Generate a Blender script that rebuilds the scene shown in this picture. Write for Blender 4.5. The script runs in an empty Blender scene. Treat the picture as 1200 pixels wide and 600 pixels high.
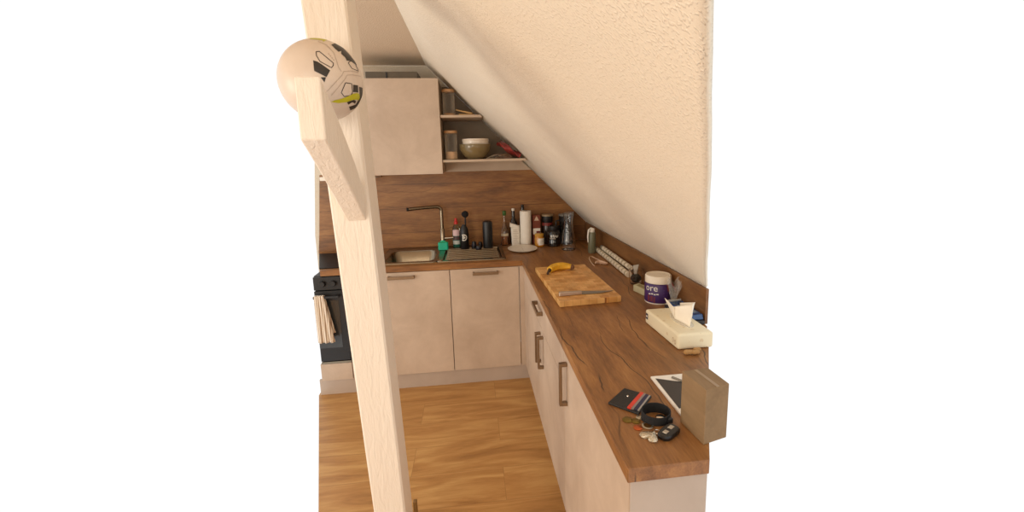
import bpy, bmesh, math, random
from mathutils import Vector, Matrix, noise
random.seed(7)
S = bpy.context.scene
COL = S.collection
PI = math.pi
H = 0.91           # worktop height
T = 0.038          # worktop thickness

# ------------------------------------------------------------------ camera, world, lights
cam = bpy.data.cameras.new('camera'); cam.sensor_width = 36.0; cam.sensor_fit = 'HORIZONTAL'
cam.lens = 522.239 / 1200 * 36
cam.shift_x = -19.747 / 1200; cam.shift_y = -27.019 / 1200
cam.clip_start = 0.02
co = bpy.data.objects.new('camera', cam); COL.objects.link(co)
yaw, pitch, roll = 0.12498, 0.16884, -0.022485
fw = Vector((math.sin(yaw)*math.cos(pitch), math.cos(yaw)*math.cos(pitch), -math.sin(pitch)))
rt = Vector((math.cos(yaw), -math.sin(yaw), 0)); up = rt.cross(fw)
r2 = rt*math.cos(roll) + up*math.sin(roll); u2 = -rt*math.sin(roll) + up*math.cos(roll)
m = Matrix((r2, u2, -fw)).transposed().to_4x4(); m.translation = Vector((-0.335, -3.0801, 1.63643))
co.matrix_world = m
S.camera = co
S.view_settings.view_transform = 'Standard'; S.view_settings.look = 'None'
S.view_settings.gamma = 1; S.view_settings.use_curve_mapping = False
S.view_settings.exposure = 0.0
w = bpy.data.worlds.new('world'); S.world = w; w.use_nodes = True
w.node_tree.nodes['Background'].inputs[0].default_value = (1, 1, 1, 1)
w.node_tree.nodes['Background'].inputs[1].default_value = 1.05

def area(name, loc, target, size, sy, power, col):
    l = bpy.data.lights.new(name, 'AREA'); l.shape = 'RECTANGLE'; l.size = size; l.size_y = sy
    l.energy = power; l.color = col
    o = bpy.data.objects.new(name, l); COL.objects.link(o); o.location = loc
    o.rotation_euler = (Vector(target)-Vector(loc)).to_track_quat('-Z', 'Y').to_euler()
    return o
area('window_light', (-1.7, -4.9, 1.7), (-0.1, -0.8, 0.9), 1.3, 1.3, 30, (1.0, 0.90, 0.75))
area('side_fill_light', (-3.4, -2.6, 1.15), (0.2, -1.3, 1.35), 1.0, 1.3, 34, (1.0, 0.90, 0.75))  # added unseen lamp on the left that brightens the slope and right-run doors

# ------------------------------------------------------------------ materials
def new_mat(name):
    mt = bpy.data.materials.new(name); mt.use_nodes = True
    nt = mt.node_tree; return mt, nt, nt.nodes['Principled BSDF']
def rgba(c): return (c[0], c[1], c[2], 1)
def srgb(r, g, b):
    f = lambda v: (v/255/12.92) if v/255 <= .04045 else ((v/255+.055)/1.055)**2.4
    return (f(r), f(g), f(b))
def plain(name, col, rough=.5, metal=0, var=.06, scale=25, bump=0, coat=0, sheen=0):
    mt, nt, b = new_mat(name)
    b.inputs['Roughness'].default_value = rough; b.inputs['Metallic'].default_value = metal
    b.inputs['Coat Weight'].default_value = coat
    tc = nt.nodes.new('ShaderNodeTexCoord'); n = nt.nodes.new('ShaderNodeTexNoise')
    n.inputs['Scale'].default_value = scale; n.inputs['Detail'].default_value = 3
    nt.links.new(tc.outputs['Object'], n.inputs['Vector'])
    r = nt.nodes.new('ShaderNodeValToRGB')
    r.color_ramp.elements[0].position = .3; r.color_ramp.elements[1].position = .7
    r.color_ramp.elements[0].color = rgba([v*(1-var) for v in col]); r.color_ramp.elements[1].color = rgba([min(1, v*(1+var)) for v in col])
    nt.links.new(n.outputs['Fac'], r.inputs['Fac']); nt.links.new(r.outputs['Color'], b.inputs['Base Color'])
    if bump:
        bp = nt.nodes.new('ShaderNodeBump'); bp.inputs['Strength'].default_value = bump; bp.inputs['Distance'].default_value = .004
        nt.links.new(n.outputs['Fac'], bp.inputs['Height']); nt.links.new(bp.outputs['Normal'], b.inputs['Normal'])
    return mt
def glass(name, col=(1, 1, 1), rough=.02):
    mt, nt, b = new_mat(name)
    b.inputs['Transmission Weight'].default_value = 1; b.inputs['Roughness'].default_value = rough
    b.inputs['Base Color'].default_value = rgba(col); b.inputs['IOR'].default_value = 1.4
    n = nt.nodes.new('ShaderNodeTexNoise'); n.inputs['Scale'].default_value = 12
    bp = nt.nodes.new('ShaderNodeBump'); bp.inputs['Strength'].default_value = .04
    nt.links.new(n.outputs['Fac'], bp.inputs['Height']); nt.links.new(bp.outputs['Normal'], b.inputs['Normal'])
    return mt
def film(name, col, alpha):
    mt, nt, b = new_mat(name)
    b.inputs['Base Color'].default_value = rgba(col); b.inputs['Roughness'].default_value = .15
    n = nt.nodes.new('ShaderNodeTexNoise'); n.inputs['Scale'].default_value = 40
    r = nt.nodes.new('ShaderNodeMapRange'); r.inputs['From Min'].default_value = .35; r.inputs['From Max'].default_value = .7
    r.inputs['To Min'].default_value = alpha*.4; r.inputs['To Max'].default_value = min(1, alpha*1.7)
    nt.links.new(n.outputs['Fac'], r.inputs['Value']); nt.links.new(r.outputs[0], b.inputs['Alpha'])
    return mt
def clear_shell(name, alpha):
    mt, nt, b = new_mat(name); b.inputs['Base Color'].default_value = rgba(srgb(214, 206, 192)); b.inputs['Roughness'].default_value = .06
    lw = nt.nodes.new('ShaderNodeLayerWeight'); lw.inputs['Blend'].default_value = .35
    r = nt.nodes.new('ShaderNodeMapRange'); r.inputs['To Min'].default_value = alpha; r.inputs['To Max'].default_value = .5
    nt.links.new(lw.outputs['Facing'], r.inputs['Value']); nt.links.new(r.outputs[0], b.inputs['Alpha'])
    return mt
def math_node(nt, op, a, b=None, clamp=False):
    n = nt.nodes.new('ShaderNodeMath'); n.operation = op; n.use_clamp = clamp
    for i, v in enumerate((a, b)):
        if v is None: continue
        if isinstance(v, (int, float)): n.inputs[i].default_value = v
        else: nt.links.new(v, n.inputs[i])
    return n.outputs[0]
def wood(name, axis, cols, plank=0, crack=.6, rough=.45, across=7, scale=2.2, patch=.35, bump=.15, seed=0, plank_axis=None):
    """rustic wood: grain runs along axis 'X', 'Y' or 'Z'; cols = dark, mid, light"""
    mt, nt, b = new_mat(name)
    tc = nt.nodes.new('ShaderNodeTexCoord'); mp = nt.nodes.new('ShaderNodeMapping')
    sc = {'X': (1, across, across), 'Y': (across, 1, across), 'Z': (across, across, 1)}[axis]
    mp.inputs['Scale'].default_value = sc; mp.inputs['Location'].default_value = (seed, seed*1.7, seed*.6)
    L = nt.links.new
    L(tc.outputs['Object'], mp.inputs['Vector'])
    n1 = nt.nodes.new('ShaderNodeTexNoise'); n1.inputs['Scale'].default_value = scale; n1.inputs['Detail'].default_value = 9
    n1.inputs['Roughness'].default_value = .62; n1.inputs['Distortion'].default_value = .35
    L(mp.outputs[0], n1.inputs['Vector'])
    n2 = nt.nodes.new('ShaderNodeTexNoise'); n2.inputs['Scale'].default_value = 1.6; n2.inputs['Detail'].default_value = 4
    n2.inputs['Distortion'].default_value = 1.2
    mp2 = nt.nodes.new('ShaderNodeMapping'); mp2.inputs['Scale'].default_value = tuple(1+(s-1)*.25 for s in sc); mp2.inputs['Location'].default_value = (seed+3, 5, 1)
    L(tc.outputs['Object'], mp2.inputs['Vector']); L(mp2.outputs[0], n2.inputs['Vector'])
    n3 = nt.nodes.new('ShaderNodeTexNoise'); n3.inputs['Scale'].default_value = scale*9; n3.inputs['Detail'].default_value = 3
    L(mp.outputs[0], n3.inputs['Vector'])
    f = math_node(nt, 'ADD', math_node(nt, 'MULTIPLY', n1.outputs['Fac'], 1-patch), math_node(nt, 'MULTIPLY', n2.outputs['Fac'], patch))
    f = math_node(nt, 'ADD', f, math_node(nt, 'MULTIPLY', math_node(nt, 'SUBTRACT', n3.outputs['Fac'], .5), .22))
    r = nt.nodes.new('ShaderNodeValToRGB'); e = r.color_ramp.elements
    e[0].position = .3; e[0].color = rgba(cols[0]); e[1].position = .72; e[1].color = rgba(cols[2])
    x = e.new(.5); x.color = rgba(cols[1])
    L(f, r.inputs['Fac'])
    out = r.outputs['Color']; dark = None
    if crack:
        sp_ = nt.nodes.new('ShaderNodeSeparateXYZ'); L(tc.outputs['Object'], sp_.inputs[0])
        ac = plank_axis or {'X': 'Y', 'Y': 'X', 'Z': 'X'}[axis]
        def wobble(k, amp, off):
            c_ = nt.nodes.new('ShaderNodeTexNoise'); c_.noise_dimensions = '2D'; c_.inputs['Scale'].default_value = 1; c_.inputs['Detail'].default_value = 2
            cb = nt.nodes.new('ShaderNodeCombineXYZ'); L(math_node(nt, 'MULTIPLY', sp_.outputs[axis], k), cb.inputs[0]); L(math_node(nt, 'ADD', math_node(nt, 'MULTIPLY', sp_.outputs[ac], 2.5), off), cb.inputs[1])
            L(cb.outputs[0], c_.inputs['Vector'])
            return math_node(nt, 'MULTIPLY', math_node(nt, 'SUBTRACT', c_.outputs['Fac'], .5), amp)
        pos = math_node(nt, 'ADD', sp_.outputs[ac], math_node(nt, 'ADD', wobble(2.2, .16, seed), wobble(13, .02, seed+4)))
        for spc, off, wd, thr in ((.155, .1+seed, .0019, .42), (.093, .6+seed, .0011, .53)):
            v = math_node(nt, 'FRACT', math_node(nt, 'ADD', math_node(nt, 'DIVIDE', pos, spc), 20+off))
            d = math_node(nt, 'MULTIPLY', math_node(nt, 'ABSOLUTE', math_node(nt, 'SUBTRACT', v, .5)), spc)
            msk = math_node(nt, 'MULTIPLY', math_node(nt, 'SUBTRACT', n2.outputs['Fac'], thr), 9, True)
            d = math_node(nt, 'SUBTRACT', 1, math_node(nt, 'DIVIDE', d, wd*1.6), True)
            d = math_node(nt, 'MULTIPLY', math_node(nt, 'MULTIPLY', math_node(nt, 'POWER', d, .6), msk), crack)
            dark = d if dark is None else math_node(nt, 'MAXIMUM', dark, d)
    if plank:
        sep = nt.nodes.new('ShaderNodeSeparateXYZ'); L(tc.outputs['Object'], sep.inputs[0])
        pa = plank_axis or {'X': 'Z', 'Y': 'X', 'Z': 'X'}[axis]
        v = math_node(nt, 'FRACT', math_node(nt, 'ADD', math_node(nt, 'DIVIDE', sep.outputs[pa], plank), 10.37))
        d = math_node(nt, 'ABSOLUTE', math_node(nt, 'SUBTRACT', v, .5))
        d = math_node(nt, 'MULTIPLY', math_node(nt, 'SUBTRACT', d, .5-.0028/plank), 700*plank, True)
        d = math_node(nt, 'MULTIPLY', d, .6)
        dark = d if dark is None else math_node(nt, 'MAXIMUM', dark, d)
    if dark is not None:
        mx = nt.nodes.new('ShaderNodeMix'); mx.data_type = 'RGBA'
        L(dark, mx.inputs[0]); L(out, mx.inputs[6]); mx.inputs[7].default_value = rgba([c*.22 for c in cols[0]]); out = mx.outputs[2]
    L(out, b.inputs['Base Color'])
    b.inputs['Roughness'].default_value = rough
    bp = nt.nodes.new('ShaderNodeBump'); bp.inputs['Strength'].default_value = bump; bp.inputs['Distance'].default_value = .002
    L(n1.outputs['Fac'], bp.inputs['Height']); L(bp.outputs['Normal'], b.inputs['Normal'])
    return mt

OAK = (srgb(96, 60, 29), srgb(143, 95, 50), srgb(180, 128, 72))
M = {}
M['worktop_y'] = wood('worktop_oak', 'Y', OAK, crack=1.0, seed=1.3, rough=.42, across=9, scale=2.6)
M['worktop_x'] = wood('worktop_oak_cross', 'X', OAK, crack=.6, seed=4.1, rough=.38)
M['edge_x'] = M['worktop_x']
M['splash'] = wood('backsplash_oak', 'X', OAK, plank=.2, crack=.55, seed=2.2, rough=.4, plank_axis='Z')
M['splash_y'] = wood('upstand_oak', 'Y', (srgb(90, 58, 30), srgb(128, 86, 48), srgb(156, 110, 66)), crack=.4, seed=5.2, rough=.4)

def floor_mat():
    mt, nt, b = new_mat('oak_floor'); L = nt.links.new
    tc = nt.nodes.new('ShaderNodeTexCoord')
    br = nt.nodes.new('ShaderNodeTexBrick'); br.offset = .37; br.inputs['Scale'].default_value = 1
    br.inputs['Brick Width'].default_value = 1.3; br.inputs['Row Height'].default_value = .235
    br.inputs['Mortar Size'].default_value = .0016; br.inputs['Mortar Smooth'].default_value = .6; br.inputs['Bias'].default_value = 0
    br.inputs['Color1'].default_value = (0, 0, 0, 1); br.inputs['Color2'].default_value = (1, 1, 1, 1); br.inputs['Mortar'].default_value = (.5, .5, .5, 1)
    mp0 = nt.nodes.new('ShaderNodeMapping'); mp0.inputs['Location'].default_value = (.55, .09, 0)
    L(tc.outputs['Object'], mp0.inputs['Vector']); L(mp0.outputs[0], br.inputs['Vector'])
    ad = nt.nodes.new('ShaderNodeVectorMath'); ad.operation = 'MULTIPLY_ADD'
    L(br.outputs['Color'], ad.inputs[0]); ad.inputs[1].default_value = (5, 3, 0); L(tc.outputs['Object'], ad.inputs[2])
    mp = nt.nodes.new('ShaderNodeMapping'); mp.inputs['Scale'].default_value = (1, 7, 1); L(ad.outputs[0], mp.inputs['Vector'])
    n1 = nt.nodes.new('ShaderNodeTexNoise'); n1.inputs['Scale'].default_value = 1.5; n1.inputs['Detail'].default_value = 9; n1.inputs['Distortion'].default_value = 1.6
    L(mp.outputs[0], n1.inputs['Vector'])
    n2 = nt.nodes.new('ShaderNodeTexNoise'); n2.inputs['Scale'].default_value = 18; n2.inputs['Detail'].default_value = 3; L(mp.outputs[0], n2.inputs['Vector'])
    f = math_node(nt, 'ADD', n1.outputs['Fac'], math_node(nt, 'MULTIPLY', math_node(nt, 'SUBTRACT', n2.outputs['Fac'], .5), .2))
    sp = nt.nodes.new('ShaderNodeSeparateColor'); L(br.outputs['Color'], sp.inputs[0])
    f = math_node(nt, 'ADD', f, math_node(nt, 'MULTIPLY', math_node(nt, 'SUBTRACT', sp.outputs[0], .5), .1))
    r = nt.nodes.new('ShaderNodeValToRGB'); e = r.color_ramp.elements
    e[0].position = .22; e[0].color = rgba(srgb(148, 102, 52)); e[1].position = .72; e[1].color = rgba(srgb(206, 160, 98))
    x = e.new(.45); x.color = rgba(srgb(182, 132, 74))
    L(f, r.inputs['Fac'])
    mx = nt.nodes.new('ShaderNodeMix'); mx.data_type = 'RGBA'; L(math_node(nt, 'MULTIPLY', br.outputs['Fac'], .4), mx.inputs[0]); L(r.outputs[0], mx.inputs[6])
    mx.inputs[7].default_value = rgba(srgb(84, 50, 24)); L(mx.outputs[2], b.inputs['Base Color'])
    b.inputs['Roughness'].default_value = .42
    bp = nt.nodes.new('ShaderNodeBump'); bp.inputs['Strength'].default_value = .12; bp.inputs['Distance'].default_value = .002
    L(n1.outputs['Fac'], bp.inputs['Height']); L(bp.outputs['Normal'], b.inputs['Normal'])
    return mt
M['floor'] = floor_mat()

def plaster(name, col, scale, strength, dist=.004):
    mt, nt, b = new_mat(name); L = nt.links.new
    tc = nt.nodes.new('ShaderNodeTexCoord')
    n = nt.nodes.new('ShaderNodeTexNoise'); n.inputs['Scale'].default_value = scale; n.inputs['Detail'].default_value = 2; n.inputs['Roughness'].default_value = .5
    L(tc.outputs['Object'], n.inputs['Vector'])
    n2 = nt.nodes.new('ShaderNodeTexNoise'); n2.inputs['Scale'].default_value = 30; L(tc.outputs['Object'], n2.inputs['Vector'])
    nb = nt.nodes.new('ShaderNodeTexNoise'); nb.inputs['Scale'].default_value = scale*.95; nb.inputs['Detail'].default_value = 0; L(tc.outputs['Object'], nb.inputs['Vector'])
    mr = nt.nodes.new('ShaderNodeMapRange'); mr.interpolation_type = 'SMOOTHERSTEP'; mr.inputs['From Min'].default_value = .5; mr.inputs['From Max'].default_value = .78; L(nb.outputs['Fac'], mr.inputs['Value'])
    h = math_node(nt, 'ADD', math_node(nt, 'MULTIPLY', n.outputs['Fac'], .35), math_node(nt, 'MULTIPLY', mr.outputs[0], 1.3))
    r = nt.nodes.new('ShaderNodeValToRGB'); r.color_ramp.elements[0].position = .3; r.color_ramp.elements[1].position = .7
    r.color_ramp.elements[0].color = rgba([c*.94 for c in col]); r.color_ramp.elements[1].color = rgba(col)
    L(n.outputs['Fac'], r.inputs['Fac']); L(r.outputs[0], b.inputs['Base Color'])
    b.inputs['Roughness'].default_value = .75
    bp = nt.nodes.new('ShaderNodeBump'); bp.inputs['Strength'].default_value = strength; bp.inputs['Distance'].default_value = dist
    L(h, bp.inputs['Height']); L(bp.outputs['Normal'], b.inputs['Normal'])
    return mt
WALLC = srgb(238, 224, 202)
M['slope'] = plaster('rough_cream_plaster', WALLC, 200, .42, .0025)
M['ceiling'] = plaster('ceiling_plaster', srgb(228, 206, 178), 140, .35)
M['wall'] = plaster('wall_plaster', srgb(226, 212, 190), 140, .3)
def painted_timber():
    mt, nt, b = new_mat('cream_painted_timber'); L = nt.links.new
    tc = nt.nodes.new('ShaderNodeTexCoord'); mp = nt.nodes.new('ShaderNodeMapping'); mp.inputs['Scale'].default_value = (1, 1, .2)
    L(tc.outputs['Object'], mp.inputs['Vector'])
    n = nt.nodes.new('ShaderNodeTexNoise'); n.inputs['Scale'].default_value = 60; n.inputs['Detail'].default_value = 5; n.inputs['Distortion'].default_value = .9
    L(mp.outputs[0], n.inputs['Vector'])
    n2 = nt.nodes.new('ShaderNodeTexNoise'); n2.inputs['Scale'].default_value = 9; n2.inputs['Detail'].default_value = 2; L(mp.outputs[0], n2.inputs['Vector'])
    d = math_node(nt, 'ABSOLUTE', math_node(nt, 'SUBTRACT', n2.outputs['Fac'], .5))
    d = math_node(nt, 'SUBTRACT', 1, math_node(nt, 'MULTIPLY', d, 60), True)
    h = math_node(nt, 'ADD', n.outputs['Fac'], math_node(nt, 'MULTIPLY', n2.outputs['Fac'], .8))
    c = rgba(srgb(236, 224, 208)); b.inputs['Base Color'].default_value = c; b.inputs['Roughness'].default_value = .5
    bp = nt.nodes.new('ShaderNodeBump'); bp.inputs['Strength'].default_value = .85; bp.inputs['Distance'].default_value = .004
    L(h, bp.inputs['Height']); L(bp.outputs['Normal'], b.inputs['Normal'])
    return mt
M['timber'] = painted_timber()
def front_mat(name, c1, c2):
    mt, nt, b = new_mat(name); L = nt.links.new
    tc = nt.nodes.new('ShaderNodeTexCoord')
    n = nt.nodes.new('ShaderNodeTexNoise'); n.inputs['Scale'].default_value = 3.2; n.inputs['Detail'].default_value = 8; n.inputs['Roughness'].default_value = .65; n.inputs['Distortion'].default_value = .4
    L(tc.outputs['Object'], n.inputs['Vector'])
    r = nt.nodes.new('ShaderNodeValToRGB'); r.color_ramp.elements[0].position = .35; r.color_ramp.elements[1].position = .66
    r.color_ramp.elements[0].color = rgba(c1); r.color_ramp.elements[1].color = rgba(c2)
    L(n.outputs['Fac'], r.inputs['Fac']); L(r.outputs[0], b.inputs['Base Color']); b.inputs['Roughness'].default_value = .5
    return mt
M['front'] = front_mat('beige_concrete_front', srgb(186, 163, 141), srgb(206, 184, 162))
M['carcass'] = front_mat('beige_carcass', srgb(188, 166, 142), srgb(204, 182, 158))
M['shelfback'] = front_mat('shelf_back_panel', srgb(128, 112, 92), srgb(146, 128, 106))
M['plinth'] = front_mat('grey_plinth', srgb(178, 160, 144), srgb(190, 172, 156))
M['gap'] = plain('shadow_gap_rubber', srgb(70, 55, 44), .8)
M['steel'] = plain('brushed_steel', srgb(140, 126, 106), .24, 1, .05, 60)
M['handle'] = plain('bronze_steel', srgb(150, 130, 108), .38, 1, .05, 60)
M['chrome'] = plain('chrome', srgb(220, 212, 200), .12, 1, .02)
M['black'] = plain('black_plastic', srgb(26, 24, 24), .4)
M['blackgloss'] = plain('black_glass', srgb(24, 19, 16), .45)
M['blackgloss'].node_tree.nodes['Principled BSDF'].inputs['Specular IOR Level'].default_value = .15
M['darkgrey'] = plain('dark_grey', srgb(58, 54, 50), .5)
M['white'] = plain('white_plastic', srgb(238, 230, 216), .4, var=.02)
M['paper'] = plain('white_paper', srgb(240, 232, 218), .85, var=.03, bump=.2)
M['glass'] = glass('clear_glass')

# ------------------------------------------------------------------ mesh helpers
class MB:
    def __init__(s): s.bm = bmesh.new()
    def face(s, pts):
        return s.bm.faces.new([s.bm.verts.new(p) for p in pts])
    def hexa(s, b, t):                       # bottom quad, top quad (same order, counter-clockwise from above)
        vb = [s.bm.verts.new(p) for p in b]; vt = [s.bm.verts.new(p) for p in t]; n = len(vb)
        s.bm.faces.new(vb[::-1]); s.bm.faces.new(vt)
        for i in range(n): s.bm.faces.new((vb[i], vb[(i+1) % n], vt[(i+1) % n], vt[i]))
        return s
    def box(s, x0, x1, y0, y1, z0, z1):
        q = [(x0, y0), (x1, y0), (x1, y1), (x0, y1)]
        return s.hexa([(x, y, z0) for x, y in q], [(x, y, z1) for x, y in q])
    def prism(s, pts, z0, z1): return s.hexa([(x, y, z0) for x, y in pts], [(x, y, z1) for x, y in pts])
    def rings(s, rs, closed=True, cap=True):
        vs = [[s.bm.verts.new(p) for p in r] for r in rs]
        for a, b in zip(vs, vs[1:]):
            n = len(a)
            for i in range(n if closed else n-1):
                s.bm.faces.new((a[i], a[(i+1) % n], b[(i+1) % n], b[i]))
        if cap: s.bm.faces.new(vs[0][::-1]); s.bm.faces.new(vs[-1])
        return s
    def lathe(s, prof, c, seg=24, cap=True, sx=1, sy=1):   # prof = (radius, z) from bottom up, relative to c
        return s.rings([[(c[0]+r*sx*math.cos(2*PI*k/seg), c[1]+r*sy*math.sin(2*PI*k/seg), c[2]+z) for k in range(seg)] for r, z in prof], cap=cap)
    def shell(s, prof, c, th, seg=28):        # hollow vessel, open at the top
        inner = [(max(r-th, .0005), z) for r, z in prof]; inner[0] = (inner[0][0], inner[0][1]+th)
        return s.lathe(prof + inner[::-1], c, seg)
    def tube(s, path, r, seg=10, sx=1):
        path = [Vector(p) for p in path]; rs = []; n0 = None
        for i, p in enumerate(path):
            t = (path[min(i+1, len(path)-1)]-path[max(i-1, 0)]).normalized()
            if n0 is None: n0 = t.orthogonal().normalized()
            n0 = (n0 - t*n0.dot(t)).normalized(); b = t.cross(n0)
            rr = r[i] if isinstance(r, (list, tuple)) else r
            rs.append([p + n0*(rr*math.cos(2*PI*k/seg)) + b*(rr*sx*math.sin(2*PI*k/seg)) for k in range(seg)])
        return s.rings(rs)
    def build(s, name, mat, parent=None, bevel=0, smooth=False, seg=2):
        bmesh.ops.recalc_face_normals(s.bm, faces=s.bm.faces)
        off = Vector((0, 0, 0)); q = parent
        while q is not None: off += q.location; q = q.parent
        if parent is None:
            vs = [v.co for v in s.bm.verts]
            off = Vector(((min(v.x for v in vs)+max(v.x for v in vs))/2, (min(v.y for v in vs)+max(v.y for v in vs))/2, min(v.z for v in vs)))
        for v in s.bm.verts: v.co -= off
        me = bpy.data.meshes.new(name); s.bm.to_mesh(me); s.bm.free()
        mats = mat if isinstance(mat, list) else [mat]
        for mm in mats: me.materials.append(mm)
        if smooth:
            for p in me.polygons: p.use_smooth = True
            me.set_sharp_from_angle(angle=math.radians(40))
        o = bpy.data.objects.new(name, me); COL.objects.link(o)
        if parent is not None: o.parent = parent
        else: o.location = off
        if bevel:
            bv = o.modifiers.new('bevel', 'BEVEL'); bv.width = bevel; bv.segments = seg; bv.limit_method = 'ANGLE'; bv.angle_limit = math.radians(40)
        return o
def thing(name, loc, label, cat, group=None):
    o = bpy.data.objects.new(name, None); COL.objects.link(o); o.location = loc; o.empty_display_size = .05
    o['label'] = label; o['category'] = cat
    if group: o['group'] = group
    return o
def tag(o, label, cat, group=None, kind=None):
    o['label'] = label; o['category'] = cat
    if group: o['group'] = group
    if kind: o['kind'] = kind
    return o
def struct(o, label=None):
    o['kind'] = 'structure'
    if label: o['label'] = label
    return o
def text_mesh(body, size, depth=0.0):
    cu = bpy.data.curves.new('t', 'FONT'); cu.body = body; cu.size = size; cu.extrude = depth; cu.align_x = 'CENTER'; cu.align_y = 'CENTER'; cu.resolution_u = 3
    ob = bpy.data.objects.new('t', cu); COL.objects.link(ob)
    dg = bpy.context.evaluated_depsgraph_get(); me = bpy.data.meshes.new_from_object(ob.evaluated_get(dg))
    bpy.data.objects.remove(ob); bpy.data.curves.remove(cu)
    return me
def text_on(name, body, size, mat, parent, fn, scale_x=1.0, bold=0.0):
    me = text_mesh(body, size); bm = bmesh.new(); bm.from_mesh(me); bpy.data.meshes.remove(me)
    bmesh.ops.triangulate(bm, faces=bm.faces); bmesh.ops.subdivide_edges(bm, edges=[e for e in bm.edges if e.calc_length() > size*.3], cuts=2)
    mb = MB(); mb.bm.free(); mb.bm = bm
    for v in bm.verts: v.co = Vector(fn(v.co.x*scale_x, v.co.y))
    return mb.build(name, mat, parent)

# ------------------------------------------------------------------ the room
YB = 0.70           # rear wall
SC = 1.715          # sloping wall: x + z = SC
CZ = 2.368          # ceiling
XK = 0.635          # knee wall
mb = MB(); mb.face([(-1.475, YB, 0), (-1.475, .02, 0), (-1.10, -1.17, 0), (-2.6, -1.25, 0), (-2.6, -5.2, 0), (.2, -5.2, 0), (.2, -2.3, 0), (.2, -2.1, 0), (XK, -1.3, 0), (XK, YB, 0)])
struct(mb.build('floor', M['floor']))
mb = MB(); mb.prism([(-1.62, YB+.002), (XK+.06, YB+.002), (XK+.06, YB+.08), (-1.62, YB+.08)], 0, 1.04)
mb.hexa([(-1.62, YB+.002, 1.04), (SC-1.04, YB+.002, 1.04), (SC-1.04, YB+.08, 1.04), (-1.62, YB+.08, 1.04)], [(-1.50, YB+.002, CZ), (SC-CZ, YB+.002, CZ), (SC-CZ, YB+.08, CZ), (-1.50, YB+.08, CZ)])
struct(mb.build('wall_rear', M['wall']))
mb = MB(); mb.prism([(XK+.014, -1.34), (XK+.03, -1.32), (XK+.06, YB-.001), (XK+.014, YB-.001)], .86, SC-XK-.065)
struct(mb.build('wall_knee', M['wall']))
# ceiling
mb = MB(); mb.prism([(SC-CZ, YB), (-1.25, YB), (-1.02, -1.0), (-3.0, -1.3), (-3.0, -5.2), (SC-CZ, -5.2)], CZ, CZ+.05)
struct(mb.build('ceiling', M['ceiling']))
# sloping wall: grid on the plane with soft plaster unevenness
def slope_pt(s, y):      # s = distance down the slope from the fold
    x = SC-CZ + s/math.sqrt(2); z = CZ - s/math.sqrt(2)
    d = .006*noise.noise(Vector((s*2.3, y*1.7, .4))) + .0025*noise.noise(Vector((s*7, y*7, 3)))
    # soft swelling that runs beside the fold near the camera
    d *= min(1, max(0, (1.82-s)/.2))*min(1, max(.0, (YB-y)/.25)) * min(1, s/.12+.2)
    yr = max(0., min(1., (-y+.2)/1.3))
    d += -.016*yr*math.exp(-((s-.20)/.11)**2) + .012*yr*math.exp(-((s-.42)/.13)**2)
    return Vector((x + d/math.sqrt(2), y, z + d/math.sqrt(2)))
SLEN = (XK+.02-(SC-CZ))*math.sqrt(2)
def cut_y(s):            # the built part of the slope ends here towards the camera
    x = SC-CZ + s/math.sqrt(2)
    pts = [(-.70, -2.95), (-.193, -2.80), (-.081, -2.603), (-.044, -2.539), (.006, -2.451), (.08, -2.323), (.196, -2.122), (.361, -1.834), (.629, -1.368), (.7, -1.25)]
    for (a, ya), (b, yb) in zip(pts, pts[1:]):
        if a <= x <= b: return ya + (yb-ya)*(x-a)/(b-a)
    return -1.2
mb = MB(); ns, ny = 70, 90; vs = []
for i in range(ns+1):
    s = SLEN*i/ns; yc = cut_y(s); row = []
    for j in range(ny+1):
        t = j/ny; row.append(mb.bm.verts.new(slope_pt(s, YB + (yc-YB)*t)))
    vs.append(row)
for i in range(ns):
    for j in range(ny): mb.bm.faces.new((vs[i][j], vs[i][j+1], vs[i+1][j+1], vs[i+1][j]))
o = struct(mb.build('wall_sloping', M['slope'], smooth=True))
sd = o.modifiers.new('thick', 'SOLIDIFY'); sd.thickness = .012; sd.offset = 1
# decide the outer side by the normal
nz = o.data.polygons[10].normal
sd.offset = 1 if nz.x > 0 else -1
o = struct(MB().box(-2.6, .3, -5.25, -5.2, 0, CZ).build('wall_behind_camera', M['wall']))

# ------------------------------------------------------------------ timber post and brace
def post_section(z):     # the old post leans a little to the left going up
    t = (z-.3)/1.8
    xr = -.619 - .058*t; xl = -.727 - .0775*t
    return xl, xr
po = thing('timber_post', (-.67, -1.56, 0), 'tall cream painted leaning timber post in front of the oven and sink', 'post')
mb = MB(); rs = []
for i in range(25):
    z = CZ*i/24; xl, xr = post_section(z); ww = noise.noise(Vector((0, 0, z*3)))*.0025
    y0, y1 = -1.62, -1.492
    c = .006
    rs.append([(xl+c+ww, y0, z), (xr-c, y0, z), (xr, y0+c, z), (xr+ww*.5, y1, z), (xl+ww, y1, z), (xl+ww, y0+c, z)])
mb.rings(rs); o = mb.build('shaft', M['timber'], po)
mb = MB()
XR = -.672; XL = -.73
# side outline (y, z) of the brace: lower edge from L2, upper edge from L3
lo = [(-1.619, 1.448), (-1.723, 1.527), (-1.87, 1.634), (-1.95, 1.688)]
hi = [(-1.619, 1.545), (-1.699, 1.633), (-1.835, 1.750), (-1.95, 1.832)]
rs = [[(XL, a[0], a[1]), (XR, a[0], a[1]), (XR, b[0], b[1]), (XL, b[0], b[1])] for a, b in zip(lo, hi)]
mb.rings(rs); tag(mb.build('timber_brace', M['timber'], bevel=.004), 'short cream painted diagonal timber brace fixed to the post under the football', 'beam')

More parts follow.
